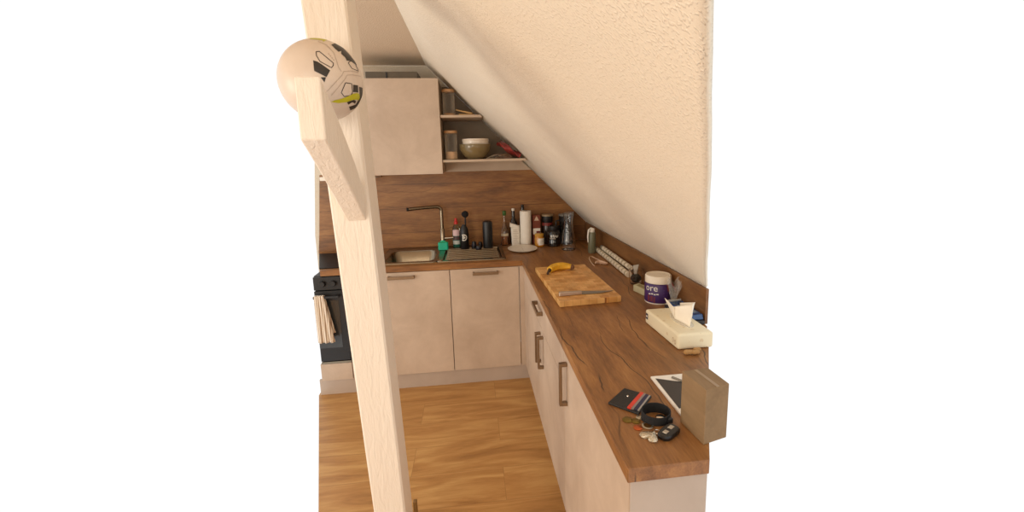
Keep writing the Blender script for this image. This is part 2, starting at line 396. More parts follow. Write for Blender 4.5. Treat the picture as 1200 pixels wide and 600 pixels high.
# ------------------------------------------------------------------ football
BC = Vector((-.733, -1.735, 1.856)); BR = .1085
def make_ball():
    t = thing('football', BC - Vector((0, 0, BR)), 'white football with black patches and a lime swoosh wedged between post and brace', 'ball')
    n = (Vector((-0.335, -3.0801, 1.63643)) - BC).normalized(); r = Vector((0, 0, 1)).cross(n).normalized(); u = n.cross(r)
    rr = r*math.cos(-.02) ; 
    mb = MB(); bmesh.ops.create_uvsphere(mb.bm, u_segments=48, v_segments=32, radius=BR)
    for v in mb.bm.verts: v.co += BC
    mb.build('ball_skin', plain('ball_white', srgb(216, 200, 184), .35, var=.02), t, smooth=True)
    def D(px, py, k=1.003):
        a = (px/6+374-377)/46.5; b = -(py/6+40-95)/46.5; q = a*a+b*b
        if q > .985: f = math.sqrt(.985/q); a *= f; b *= f; q = .985
        return BC + (r*a + u*b + n*math.sqrt(1-q))*BR*k
    def patch(name, poly, mat, k=1.004):
        mb = MB(); f = mb.bm.faces.new([mb.bm.verts.new((x, y, 0)) for x, y in poly])
        bmesh.ops.triangulate(mb.bm, faces=[f])
        for _ in range(3): bmesh.ops.subdivide_edges(mb.bm, edges=[e for e in mb.bm.edges if e.calc_length() > 12], cuts=1); bmesh.ops.triangulate(mb.bm, faces=mb.bm.faces[:])
        for v in mb.bm.verts: v.co = D(v.co.x, v.co.y, k)
        mb.build(name, mat, t)
    def line(name, pts, mat, wd, closed=True, k=1.005):
        P = [Vector(p) for p in pts]
        if closed: P.append(P[0])
        Q = []
        for a, b in zip(P, P[1:]):
            m_ = max(1, int((b-a).length/12))
            for i in range(m_): Q.append(a+(b-a)*i/m_)
        Q.append(P[-1]); mb = MB(); prev = None
        for i, q in enumerate(Q):
            tn = (Q[min(i+1, len(Q)-1)]-Q[max(i-1, 0)]).normalized(); nn = Vector((-tn.y, tn.x))*wd/2
            cur = (mb.bm.verts.new(D(*(q+nn), k)), mb.bm.verts.new(D(*(q-nn), k)))
            if prev: mb.bm.faces.new((prev[0], prev[1], cur[1], cur[0]))
            prev = cur
        mb.build(name, mat, t)
    bk = plain('ball_black', srgb(50, 44, 38), .4); lime = plain('ball_lime', srgb(190, 186, 30), .4); gr = plain('ball_grey', srgb(186, 168, 150), .5)
    patch('black_patch', [(100, 95), (125, 80), (175, 105), (215, 150), (240, 185), (258, 218), (235, 200), (205, 192), (187, 192), (178, 170), (155, 150), (160, 130), (150, 125), (140, 138), (120, 120)], bk)
    line('pentagon_outline', [(195, 205), (215, 190), (245, 210), (262, 255), (215, 240)], bk, 4)
    line('pentagon_outline', [(2, 150), (22, 147), (100, 215), (98, 230), (85, 245), (20, 210), (2, 175)], bk, 5)
    patch('black_patch', [(-20, 205), (5, 212), (40, 235), (76, 262), (50, 305), (5, 282), (-20, 270)], bk)
    patch('black_patch', [(15, 308), (47, 306), (35, 338)], bk)
    line('pentagon_outline', [(165, 335), (205, 340), (208, 395), (195, 418), (150, 425), (133, 400)], bk, 5)
    patch('black_patch', [(215, 346), (248, 350), (248, 398), (213, 394)], bk)
    patch('black_patch', [(256, 358), (283, 365), (281, 420), (262, 475), (228, 508), (188, 521), (178, 495), (206, 488), (228, 480), (246, 450), (258, 420)], bk)
    patch('black_patch', [(166, 462), (215, 447), (230, 455), (222, 474), (202, 464), (174, 480)], bk)
    patch('lime_swoosh', [(62, 462), (90, 450), (130, 440), (170, 425), (210, 406), (240, 400), (254, 408), (257, 430), (247, 453), (238, 447), (238, 431), (205, 447), (160, 463), (110, 469)], lime, 1.008)
    patch('lime_patch', [(-30, 50), (50, 50), (80, 60), (52, 80), (48, 70), (-30, 66)], lime)
    line('panel_seam', [(45, 395), (80, 358), (145, 290), (160, 264), (200, 258), (262, 262)], gr, 4, False)
    line('panel_seam', [(70, 420), (105, 380), (165, 310), (178, 286), (215, 282), (275, 288)], gr, 4, False)
    line('panel_seam', [(145, 265), (130, 240), (110, 150), (70, 100), (20, 80)], gr, 4, False)
    for k in range(4): patch('small_mark', [(72+k*9, 156+k*12), (78+k*9, 154+k*12), (82+k*9, 162+k*12), (76+k*9, 164+k*12)], gr)
make_ball()

# ------------------------------------------------------------------ worktops, backsplash, upstand
SX0, SX1, SY0, SY1 = -1.015, -.125, .085, .625      # sink opening
mb = MB()
WX0 = -1.395
mb.prism([(-1.375, 0), (SX0, 0), (SX0, YB-.014), (-1.60, YB-.014)], H-T, H)
for a in ((SX1, 0, 0, YB-.014), (SX0, SX1, 0, SY0), (SX0, SX1, SY1, YB-.014)): mb.box(a[0], a[1], a[2], a[3], H-T, H)
bmesh.ops.remove_doubles(mb.bm, verts=mb.bm.verts, dist=1e-5)
tag(mb.build('worktop', M['worktop_x']), 'oak effect worktop run along the rear wall holding the sink', 'worktop')
mb = MB(); mb.prism([(0, -2.178), (.204, -2.178), (.262, -2.07), (.39, -1.84), (.556, -1.54), (XK-.001, -1.385), (XK-.001, YB-.014), (0, YB-.014)], H-T, H)
tag(mb.build('worktop', M['worktop_y'], bevel=.0015), 'long oak effect worktop run under the sloping wall on the right', 'worktop')
mb = MB(); b0, b1, zt = YB-.013, YB-.001, SC-XK-.012
mb.hexa([(-1.60, b0, H+.0005), (XK+.010, b0, H+.0005), (XK+.010, b1, H+.0005), (-1.60, b1, H+.0005)], [(-1.58, b0, zt), (XK+.006, b0, zt), (XK+.006, b1, zt), (-1.58, b1, zt)])
mb.hexa([(-1.58, b0, zt), (XK+.006, b0, zt), (XK+.006, b1, zt), (-1.58, b1, zt)], [(-1.535, b0, 1.53), (SC-1.53-.012, b0, 1.53), (SC-1.53-.012, b1, 1.53), (-1.535, b1, 1.53)])
tag(mb.build('backsplash', M['splash']), 'oak effect backsplash panel on the rear wall behind the sink', 'backsplash')
mb = MB(); mb.box(XK, XK+.012, -1.365, YB-.014, H+.0005, SC-XK-.014)
tag(mb.build('upstand', M['splash_y']), 'low oak effect upstand strip along the foot of the sloping wall', 'backsplash')

# ------------------------------------------------------------------ handles and cabinets
def bow_handle(parent, c, axis, L=.18, out=(0, -1), name='handle'):
    # c = centre on the door face; axis 'X','Y','Z'; out = direction away from the door in plan
    c = Vector(c); o3 = Vector((out[0], out[1], 0)); a = {'X': Vector((1, 0, 0)), 'Y': Vector((0, 1, 0)), 'Z': Vector((0, 0, 1))}[axis]
    w_ = a.cross(o3)
    mb = MB()
    def bx(p0, da, do, dw):
        vs = [p0 + a*i*da + o3*j*do + w_*k*dw for (i, j, k) in ((-1, -1, -1), (1, -1, -1), (1, 1, -1), (-1, 1, -1))]
        ve = [v + w_*2*dw for v in vs]; mb.hexa([tuple(v) for v in vs], [tuple(v) for v in ve])
    bx(c + o3*.027, L/2, .0055, .0105)
    bx(c + o3*.0128 + a*(L/2-.006), .007, .0122, .0105); bx(c + o3*.0128 - a*(L/2-.006), .007, .0122, .0105)
    return mb.build(name, M['handle'], parent, bevel=.0015)
ZD = .115; ZT = H-T
def base_cab(x0, x1, label, hx, hz=.836):
    t = thing('base_cabinet', ((x0+x1)/2, .3, 0), label, 'cabinet')
    MB().box(x0+.001, x1-.001, .022, .66, ZD, ZT-.001 if not (x0 < -.6) else ZT-.2).build('body', M['carcass'], t)
    d = MB().box(x0+.0025, x1-.0025, 0.001, .020, ZD, ZT-.004).build('door', M['front'], t, bevel=.001)
    bow_handle(d, (hx, .001, hz), 'X', .18)
    return t
base_cab(-1.222, -.514, 'wide beige base cabinet with horizontal handle beneath the sink bowl', -.845)
base_cab(-.514, -.026, 'narrow beige base cabinet with horizontal handle under the drainer', -.264)
tag(MB().box(-.022, .011, .001, .02, ZD, ZT-.002).build('filler_panel', M['front']), 'narrow beige filler strip in the inner corner between the base cabinets', 'panel')
# plinth
struct(MB().box(-1.46, .06, .022, .04, 0, ZD-.002).build('trim_1', M['plinth']))
struct(MB().box(.05, .065, -2.12, .018, 0, ZD-.002).build('trim_2', M['plinth']))
# right run: drawer over two doors
DX = .010
t = thing('base_cabinet', (.3, -.78, 0), 'beige base cabinet with one drawer above two doors beside the inner corner', 'cabinet')
MB().prism([(DX+.021, -1.389), (.6, -1.389), (.6, -.13), (DX+.021, -.13)], ZD, ZT-.001).build('body', M['carcass'], t)
dr = MB().box(DX, DX+.019, -1.3885, -.1715, .712, ZT-.004).build('drawer', M['front'], t)
bow_handle(dr, (DX, -.745, .812), 'Y', .20, (-1, 0))
d = MB().box(DX, DX+.019, -.7965, -.1715, ZD, .7095).build('door', M['front'], t)
bow_handle(d, (DX, -.75, .585), 'Z', .175, (-1, 0))
d = MB().box(DX, DX+.019, -1.3885, -.7995, ZD, .7095).build('door', M['front'], t)
bow_handle(d, (DX, -.846, .596), 'Z', .18, (-1, 0))
t = thing('base_cabinet', (.15, -1.77, 0), 'nearest beige base cabinet with one tall door at the open end of the worktop', 'cabinet')
MB().prism([(DX+.021, -2.158), (.205, -2.158), (.40, -1.75), (.56, -1.45), (.56, -1.391), (DX+.021, -1.391)], ZD, ZT-.001).build('body', M['carcass'], t)
MB().box(DX+.002, .207, -2.165, -2.159, 0, ZT-.001).build('side_panel', M['plinth'], t)
d = MB().box(DX, DX+.019, -2.160, -1.3915, ZD, ZT-.004).build('door', M['front'], t)
bow_handle(d, (DX, -1.452, .737), 'Z', .18, (-1, 0))
tag(MB().box(DX, DX+.019, -.1685, .0, ZD, ZT-.002).build('filler_panel', M['front']), 'beige filler panel on the right run next to the inner corner', 'panel')

# ------------------------------------------------------------------ oven and hob
t = thing('built_in_oven', (-1.32, .3, .2), 'black built-in oven with a striped towel on its handle, left of the post', 'oven')
OX0, OX1 = -1.425, -1.226
MB().box(OX0, OX1, .022, .60, .245, ZT-.002).build('body', M['darkgrey'], t)
cp = MB().box(OX0, OX1, -.004, .021, .775, ZT-.006).build('control_panel', M['black'], t, bevel=.002)
for kx in (-1.365, -1.295):
    MB().rings([[(kx+r*math.cos(2*PI*k/20), yy, .82+r*math.sin(2*PI*k/20)) for k in range(20)] for r, yy in ((.021, -.004), (.020, -.02), (.017, -.026))]).build('knob', M['black'], cp, smooth=True)
dd = MB().box(OX0, OX1, -.006, .021, .262, .768).build('door', M['black'], t, bevel=.002)
MB().box(OX0+.001, OX1-.045, -.008, -.006, .36, .70).build('door_glass', plain('oven_glass', srgb(52, 52, 50), .12, coat=.4), dd)
MB().tube([(OX0+.005, -.045, .735), (OX1-.03, -.045, .735)], .009, 12).box(OX1-.055, OX1-.035, -.045, -.006, .728, .742).build('handle', M['black'], dd, smooth=True)
MB().box(OX0, OX1, -.004, .02, .242, .256).build('trim_strip', M['steel'], t)
tag(MB().box(OX0-.01, OX1, .001, .02, ZD, .238).build('filler_panel', M['front']), 'low beige panel below the black oven', 'panel')
# towel over the handle
def towel_mat():
    mt, nt, b = new_mat('striped_towel'); L = nt.links.new
    tc = nt.nodes.new('ShaderNodeTexCoord'); sp = nt.nodes.new('ShaderNodeSeparateXYZ'); L(tc.outputs['Object'], sp.inputs[0])
    v = math_node(nt, 'SINE', math_node(nt, 'MULTIPLY', sp.outputs[0], 420)); v = math_node(nt, 'GREATER_THAN', v, .5)
    mx = nt.nodes.new('ShaderNodeMix'); mx.data_type = 'RGBA'; L(v, mx.inputs[0]); mx.inputs[6].default_value = rgba(srgb(234, 220, 200)); mx.inputs[7].default_value = rgba(srgb(160, 130, 104))
    L(mx.outputs[2], b.inputs['Base Color']); b.inputs['Roughness'].default_value = .95
    return mt
mb = MB(); nx, nz_ = 28, 22; th = .004
grid = []
for side in (0, 1):
    g = []
    for j in range(nz_+1):
        row = []
        for i in range(nx+1):
            u_ = i/nx; v_ = j/nz_
            x = -1.412 + u_*(.062 + .048*v_) ; z = .748 - v_*(.325 if side == 0 else .27)
            fold = .006*math.sin(u_*19 + v_*1.2)*(.4+v_)
            y = -.0575 - .010*v_ + fold + th*side*.0 if side == 0 else -.034 + fold*.4
            row.append(mb.bm.verts.new((x, y, z)))
        g.append(row)
    for j in range(nz_):
        for i in range(nx): mb.bm.faces.new((g[j][i], g[j][i+1], g[j+1][i+1], g[j+1][i]))
    grid.append(g)
for i in range(nx): mb.bm.faces.new((grid[0][0][i], grid[1][0][i], grid[1][0][i+1], grid[0][0][i+1]))
o = mb.build('towel', towel_mat(), smooth=True); sd = o.modifiers.new('s', 'SOLIDIFY'); sd.thickness = .003; sd.offset = 0
tag(o, 'brown and white striped kitchen towel hanging over the oven handle', 'towel')
t = MB().prism([(-1.395, .05), (-1.15, .05), (-1.15, .575), (-1.56, .575)], H+.0003, H+.006).build('hob', M['blackgloss'], bevel=.002)
tag(t, 'black glass hob set on the worktop above the oven', 'hob')

# ------------------------------------------------------------------ wall cabinet, hood strip, shelf unit
WY = .293; WB, WT = 1.528, 2.205; WXR = -.541
def wall_cab(x0, x1, label):
    t = thing('wall_cabinet', ((x0+x1)/2, .5, WB), label, 'cabinet')
    MB().box(x0+.001, x1-.001, WY+.02, YB-.014, WB+.004, WT-.002).build('body', M['carcass'], t)
    MB().box(x0+.002, x1-.002 if x1 < -.6 else x1, WY, WY+.019, WB, WT).build('door', M['front'], t, bevel=.0012)
wall_cab(-1.05, WXR, 'beige wall cabinet beside the open corner shelves, above the sink')
wall_cab(-1.39, -1.053, 'beige wall cabinet left of the post, above the hob')
tag(MB().box(-1.41, -1.06, WY-.005, YB-.014, WB-.028, WB-.002).build('extractor_hood', M['white'], bevel=.002), 'slim white extractor hood under the left wall cabinet', 'extractor hood')
t = thing('corner_shelf_unit', (-.2, .5, WB), 'open two level shelf unit cut to the slope, right of the wall cabinet', 'shelf')
def shelf_board(z0, z1, name):
    x1 = SC - z1 - .012
    MB().hexa([(WXR+.004, WY+.01, z0), (x1+(z1-z0)*.6, WY+.01, z0), (x1+(z1-z0)*.6, YB-.03, z0), (WXR+.004, YB-.03, z0)], [(WXR+.004, WY+.01, z1), (x1, WY+.01, z1), (x1, YB-.03, z1), (WXR+.004, YB-.03, z1)]).build(name, M['carcass'], t, bevel=.001)
ZS1, ZS2 = 1.628, 1.950
shelf_board(ZS1-.018, ZS1, 'shelf_board'); shelf_board(ZS2-.018, ZS2, 'shelf_board')
mb = MB(); xa = WXR+.004
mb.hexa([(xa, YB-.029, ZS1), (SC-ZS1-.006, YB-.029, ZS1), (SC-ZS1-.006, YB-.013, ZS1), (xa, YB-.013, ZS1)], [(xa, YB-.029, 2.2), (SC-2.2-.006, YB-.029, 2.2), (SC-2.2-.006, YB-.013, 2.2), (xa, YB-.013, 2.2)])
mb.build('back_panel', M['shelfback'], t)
mb = MB(); mb.hexa([(xa, YB-.03, 1.531), (SC-1.531-.015, YB-.03, 1.531), (SC-1.531-.015, YB-.013, 1.531), (xa, YB-.013, 1.531)], [(xa, YB-.03, ZS1-.018), (SC-ZS1-.005, YB-.03, ZS1-.018), (SC-ZS1-.005, YB-.013, ZS1-.018), (xa, YB-.013, ZS1-.018)])
mb.build('rear_rail', M['carcass'], t)
# dark flat tray on top of the wall cabinet
t = thing('baking_tray', (-.87, .45, WT), 'dark flat baking tray lying on top of the wall cabinet', 'tray')
traym = plain('grey_tray', srgb(92, 82, 68), .4, .3)
MB().box(-1.045, -.686, .34, .66, WT+.0005, WT+.012).build('tray_base', traym, t)
MB().box(-.905, -.895, .322, .330, WT+.001, WT+.045).build('clip', M['black'], t)
mb = MB()
for a in ((-1.045, -.686, .33, .345), (-1.045, -.686, .655, .67), (-1.045, -1.03, .345, .655), (-.701, -.686, .345, .655)): mb.box(*a, WT+.0005, WT+.050)
mb.build('rim', traym, t, bevel=.002)

# ------------------------------------------------------------------ sink and tap
def rrect(x0, x1, y0, y1, r, z, n=6):
    pts = []
    for cx, cy, a0 in ((x1-r, y0+r, -PI/2), (x1-r, y1-r, 0), (x0+r, y1-r, PI/2), (x0+r, y0+r, PI)):
        for k in range(n+1): a = a0+PI/2*k/n; pts.append((cx+r*math.cos(a), cy+r*math.sin(a), z))
    return pts
t = thing('kitchen_sink', ((SX0+SX1)/2, .35, H-.16), 'stainless steel inset sink with ribbed drainer in the rear worktop', 'sink')
mb = MB(); z = H+.004
bowl = (-.985, -.628, .125, .52)
def loop(x0, x1, y0, y1, r, zz): return [mb.bm.verts.new(p) for p in rrect(x0, x1, y0, y1, r, zz)]
def bridge(a, b):
    n = len(a)
    for i in range(n): mb.bm.faces.new((a[i], a[(i+1) % n], b[(i+1) % n], b[i]))
# left half of the deck, with the bowl
l0 = loop(-1.03, -.603, .07, .64, .03, H+.0005); l1 = loop(-1.028, -.605, .072, .638, .03, z+.003); l2 = loop(-1.018, -.608, .085, .628, .025, z)
l3 = loop(*bowl, .06, z); l4 = loop(bowl[0]+.008, bowl[1]-.008, bowl[2]+.008, bowl[3]-.008, .06, z-.012)
l5 = loop(bowl[0]+.022, bowl[1]-.022, bowl[2]+.022, bowl[3]-.022, .06, z-.14); l6 = loop(bowl[0]+.05, bowl[1]-.05, bowl[2]+.05, bowl[3]-.05, .05, z-.155)
for a, b in ((l0, l1), (l1, l2), (l2, l3), (l3, l4), (l4, l5), (l5, l6)): bridge(a, b)
mb.bm.faces.new(l6)
o = mb.build('bowl', M['steel'], t, smooth=True)
mb = MB(); mb.lathe([(.034, 0), (.034, .003), (.026, .004), (.02, .0015)], (-.82, .33, H-.150), 24); mb.build('drain', M['chrome'], t, smooth=True)
# drainer deck with ribs
mb = MB()
r0 = loop(-.608, -.108, .07, .64, .03, H+.0005); r1 = loop(-.606, -.110, .072, .638, .03, z+.003); r2_ = loop(-.604, -.12, .085, .628, .025, z)
r3 = loop(-.565, -.135, .125, .52, .02, z); r4 = loop(-.56, -.14, .13, .515, .02, z-.020)
for a, b in ((r0, r1), (r1, r2_), (r2_, r3), (r3, r4)): bridge(a, b)
mb.bm.faces.new(r4); mb.build('drainer', M['steel'], t, smooth=True)
for i in range(7):
    yy = .165 + i*.052
    MB().tube([(-.545, yy, z-.013), (-.535, yy, z-.006), (-.165, yy, z-.006), (-.155, yy, z-.013)], .0095, 10).build('rib', M['steel'], t, smooth=True)
MB().lathe([(.021, 0), (.021, .004), (.016, .006)], (-.586, .125, z-.001), 24).build('plug_knob', M['chrome'], t, smooth=True)
t = thing('kitchen_tap', (-.585, .55, z), 'tall steel kitchen tap with a long square-bent spout over the sink', 'tap')
bx, by = -.585, .55
MB().lathe([(.026, 0), (.026, .006), (.019, .01), (.019, .16), (.016, .165)], (bx, by, z), 20).build('tap_body', M['steel'], t, smooth=True)
path = [(bx, by, z+.16)] + [(bx, by, z+.30)]
for k in range(7): a = k/6*PI/2; path.append((bx-.035*(1-math.cos(a)), by-.01*(1-math.cos(a)), z+.31+.035*math.sin(a)))
path += [(-.70, .505, z+.346), (-.83, .455, z+.342)]
MB().tube(path, .0135, 14).build('spout', M['steel'], t, smooth=True)
MB().tube([(-.83, .455, z+.342), (-.842, .450, z+.341)], .0145, 14).build('aerator', M['black'], t, smooth=True)
MB().tube([(bx+.015, by, z+.085), (bx+.07, by, z+.086), (bx+.085, by, z+.088)], [.011, .009, .008], 12).build('lever', M['chrome'], t, smooth=True)
# sponge holder
t = thing('sponge_holder', (-.582, .50, z), 'teal silicone sponge holder hanging at the foot of the tap', 'sponge holder')
teal = plain('teal_silicone', srgb(34, 190, 150), .5)
mb = MB(); mb.rings([[(x, y, zz) for x, y, _ in rrect(-.622, -.542, .485, .528, .012, 0, 4)] for zz in (z+.0005, z+.060)]); mb.build('basket', teal, t, bevel=.003)
MB().tube([(-.600, .512, z+.05), (-.600, .514, z+.066), (-.585, .515, z+.070), (-.569, .514, z+.066), (-.569, .512, z+.05)], .007, 10).build('strap', teal, t, smooth=True)
MB().box(-.612, -.552, .494, .519, z+.060, z+.066).build('sponge', plain('sponge_green', srgb(60, 170, 110), .9, bump=.6, scale=200), t, bevel=.004)

# ------------------------------------------------------------------ things at the drainer
def decal_cyl(name, cx, cy, r, a0, a1, z0, z1, mat, parent, n=14, k=.0006):
    mb = MB(); vs = []
    for i in range(n+1):
        a = a0+(a1-a0)*i/n; vs.append((mb.bm.verts.new((cx+(r+k)*math.cos(a), cy+(r+k)*math.sin(a), z0)), mb.bm.verts.new((cx+(r+k)*math.cos(a), cy+(r+k)*math.sin(a), z1))))
    for a, b in zip(vs, vs[1:]): mb.bm.faces.new((a[0], b[0], b[1], a[1]))
    return mb.build(name, mat, parent)
FA = -PI/2 - .1     # direction (angle) towards the camera from the rear wall
t = thing('dish_soap_bottle', (-.475, .575, H), 'slim washing-up liquid bottle with red cap and teal label beside the tap', 'bottle')
c = (-.475, .575, z)
MB().lathe([(.026, 0), (.030, .006), (.030, .13), (.026, .165), (.014, .19), (.012, .2)], c, 24, sx=1.1, sy=.8).build('body', glass('soap_plastic', (.75, .85, .8), .15), t, smooth=True)
MB().lathe([(.022, .004), (.026, .01), (.026, .12), (.018, .13)], c, 20, sx=1.1, sy=.8).build('liquid', plain('soap_teal', srgb(60, 150, 130), .3), t, smooth=True)
MB().lathe([(.016, .195), (.016, .215), (.011, .22), (.011, .24), (.008, .243)], c, 18).build('cap', plain('red_cap', srgb(200, 40, 30), .4), t, smooth=True)
for z0, z1, cc in ((.10, .15, srgb(226, 190, 190)), (.065, .095, srgb(90, 70, 70)), (.03, .06, srgb(210, 215, 205))):
    mt_ = plain('label_print', cc, .5)
    mb = MB(); n = 10; vv = []
    for i in range(n+1):
        a = FA-.9+1.8*i/n; vv.append([mb.bm.verts.new((c[0]+.0335*math.cos(a), c[1]+.0247*math.sin(a), z+q)) for q in (z0, z1)])
    for a, b in zip(vv, vv[1:]): mb.bm.faces.new((a[0], b[0], b[1], a[1]))
    mb.build('label', mt_, t)
t = thing('black_bottle', (-.41, .50, H), 'matt black bottle with round white emblem standing on the drainer', 'bottle')
c = (-.41, .50, z)
MB().lathe([(.031, .0), (.034, .004), (.034, .14), (.030, .165), (.018, .19), (.015, .20)], c, 28).build('body', M['black'], t, smooth=True)
def cylmap(cx, cy, r, zc, a0=FA): return lambda x, y: (cx+(r+.0008)*math.cos(a0+x/r), cy+(r+.0008)*math.sin(a0+x/r), zc+y)
fn = cylmap(c[0], c[1], .034, z+.098)
mb = MB(); prev = None
for i in range(29):
    a = -2.2 + 4.4*i/28
    cur = (mb.bm.verts.new(fn(.027*math.cos(a)-.002, .027*math.sin(a))), mb.bm.verts.new(fn(.020*math.cos(a)-.002, .020*math.sin(a))))
    if prev: mb.bm.faces.new((prev[0], prev[1], cur[1], cur[0]))
    prev = cur
for pts in ([(-.012, -.014), (-.004, -.014), (-.004, .016), (-.012, .016)], [(-.002, -.010), (.010, -.006), (.012, .004), (-.002, .002)], [(-.002, .006), (.008, .008), (.004, .016), (-.002, .014)]): mb.face([fn(*p) for p in pts])
mb.build('emblem', M['white'], t)
t = thing('dish_brush', (-.40, .555, H), 'black dish brush with round head standing upright behind the black bottle', 'brush')
MB().tube([(-.40, .556, z+.001), (-.398, .557, z+.12), (-.398, .555, z+.25)], [.008, .007, .006], 10).build('stem', M['black'], t, smooth=True)
mb = MB(); bmesh.ops.create_icosphere(mb.bm, subdivisions=3, radius=.028)
for v in mb.bm.verts: v.co = v.co*(1+.08*noise.noise(v.co*300)) + Vector((-.398, .553, z+.275))
mb.build('brush_head', plain('bristles', srgb(22, 20, 20), .9, bump=.8, scale=300), t, smooth=True)
t = thing('black_cylinder', (-.222, .50, H), 'plain matt black cylinder with rounded top standing on the drainer', 'cylinder')
MB().lathe([(.030, 0), (.039, .006), (.040, .012), (.040, .205), (.037, .216), (.028, .222)], (-.222, .50, z), 32).build('body', M['black'], t, smooth=True)
MB().lathe([(.0405, .011), (.0405, .014)], (-.222, .50, z), 32).build('base_ring', M['darkgrey'], t, smooth=True)
for q, (x, y, r_, hh, lb) in enumerate([(-.335, .50, .019, .062, 'small black lidded pot standing on the drainer next to the black bottle'), (-.30, .455, .022, .034, 'low black cap lying at the front of the drainer clutter'), (-.285, .53, .016, .05, 'small black cap standing beside the tall black cylinder')]):
    t = thing('black_pot', (x, y, H), lb, 'pot')
    MB().lathe([(r_, 0), (r_*1.05, .003), (r_*.95, hh*.8), (r_*.8, hh)], (x, y, z-.004), 18).build('body', M['black'], t, smooth=True)
    MB().lathe([(r_*1.1, hh*.45), (r_*1.12, hh*.5), (r_*1.1, hh*.6)], (x, y, z-.004), 18).build('ring', plain('dark_violet', srgb(46, 38, 52), .4), t, smooth=True)

# ------------------------------------------------------------------ corner group
t = thing('plate', (.045, .37, H), 'flat white plate lying on the worktop corner in front of the kitchen roll', 'plate')
MB().lathe([(.05, .0), (.085, .004), (.115, .012), (.118, .016), (.112, .017), (.083, .010), (.05, .008), (.001, .008)], (.045, .37, H), 40, sy=1.25).build('dish', plain('plate_white', srgb(232, 220, 202), .3, var=.02), t, smooth=True)
MB().box(.0444, .0456, .23, .51, H+.0083, H+.0091).build('centre_line', plain('plate_line', srgb(170, 140, 110), .4), t)
t = thing('vinegar_bottle', (-.075, .615, H), 'clear bottle of amber liquid with green cap nearest the drainer', 'bottle')
c = (-.075, .615, H)
MB().shell([(.030, 0), (.034, .004), (.034, .105), (.026, .14), (.012, .175), (.011, .255)], c, .0025).build('glass_body', M['glass'], t, smooth=True)
MB().lathe([(.029, .004), (.031, .01), (.031, .075), (.028, .076)], c, 24).build('liquid', plain('amber', srgb(150, 86, 36), .3), t, smooth=True)
MB().lathe([(.015, .25), (.016, .252), (.016, .285), (.013, .288)], c, 20).build('cap', plain('green_cap', srgb(60, 96, 40), .4), t, smooth=True)
decal_cyl('label', c[0], c[1], .034, FA-1.1, FA+1.1, c[2]+.078, c[2]+.10, plain('bottle_label', srgb(214, 196, 168), .6), t)
def dark_bottle(c, hh, lb, cork, bodymat):
    t = thing('wine_bottle', c, lb, 'bottle')
    MB().lathe([(.026, 0), (.0315, .005), (.0315, hh*.58), (.027, hh*.66), (.014, hh*.76), (.0135, hh*.96), (.015, hh*.965), (.015, hh*.98)], c, 28).build('glass_body', bodymat, t, smooth=True)
    MB().lathe([(.013, hh*.975), (.014, hh*.98), (.014, hh*1.04), (.011, hh*1.045)], c, 16).build('stopper', cork, t, smooth=True)
    return t
dkg = plain('dark_bottle_glass', srgb(28, 20, 16), .12, coat=.4)
t = dark_bottle((.002, .635, H), .29, 'dark wine bottle with pale stopper behind the crumpled white bag', M['white'], dkg)
t = dark_bottle((.083, .648, H), .315, 'dark bottle with black stopper half hidden behind the kitchen roll', M['black'], dkg)
# crumpled paper bag
t = thing('paper_bag', (.014, .57, H), 'crumpled white paper bag with folded-over top left of the kitchen roll', 'bag')
mb = MB(); rs = []
for k in range(13):
    f_ = k/12; zz = H+.002+f_*.165; sq = 1-.18*f_; rr_ = []
    for i in range(20):
        a = 2*PI*i/20; x = .036*(1 if abs(math.cos(a)) > .5 else .9)*math.copysign(abs(math.cos(a))**.6, math.cos(a)); y = .024*math.copysign(abs(math.sin(a))**.6, math.sin(a))*sq
        n_ = .0035*noise.noise(Vector((x*60, y*60, zz*45)))
        rr_.append((.014+x+n_-.004*f_, .575+y+n_, zz))
    rs.append(rr_)
mb.rings(rs); mb.build('bag_body', M['paper'], t, smooth=True)
MB().hexa([(-.036, .546, H+.158), (.045, .546, H+.146), (.045, .601, H+.146), (-.036, .601, H+.158)], [(-.032, .549, H+.192), (.03, .549, H+.168), (.03, .598, H+.168), (-.032, .598, H+.192)]).build('folded_top', M['paper'], t, bevel=.004)
pr = plain('grey_print', srgb(196, 182, 164), .7)
mb = MB()
for k in range(9): mb.box(-.012, .034 - .006*(k % 3), .5435, .5445, H+.02+k*.014, H+.0235+k*.014)
mb.build('printed_lines', pr, t)
# kitchen roll
t = thing('kitchen_roll', (.098, .575, H), 'tall white kitchen roll with dotted bands standing on end in the corner', 'kitchen roll')
prof = [(.018, 0), (.046, 0), (.0465, .004), (.0465, .283), (.045, .286), (.018, .286), (.018, 0)]
MB().lathe(prof, (.098, .570, H+.0005), 36, cap=False).build('paper_roll', M['paper'], t, smooth=True)
MB().lathe([(.0185, .004), (.0185, .288), (.0165, .288), (.0165, .004)], (.098, .575, H), 24, cap=False).build('core', plain('cardboard_core', srgb(96, 70, 46), .9), t, smooth=True)
gp = plain('green_print', srgb(160, 160, 130), .8)
for zc in (.045, .255):
    mb = MB()
    for zz in (zc, zc+.007):
        for k in range(36):
            a = 2*PI*k/36; a2 = a+.11
            mb.face([(.098+.0469*math.cos(q), .575+.0469*math.sin(q), H+v_) for q, v_ in ((a, zz), (a2, zz), (a2, zz+.003), (a, zz+.003))])
    mb.build('dotted_band', gp, t)
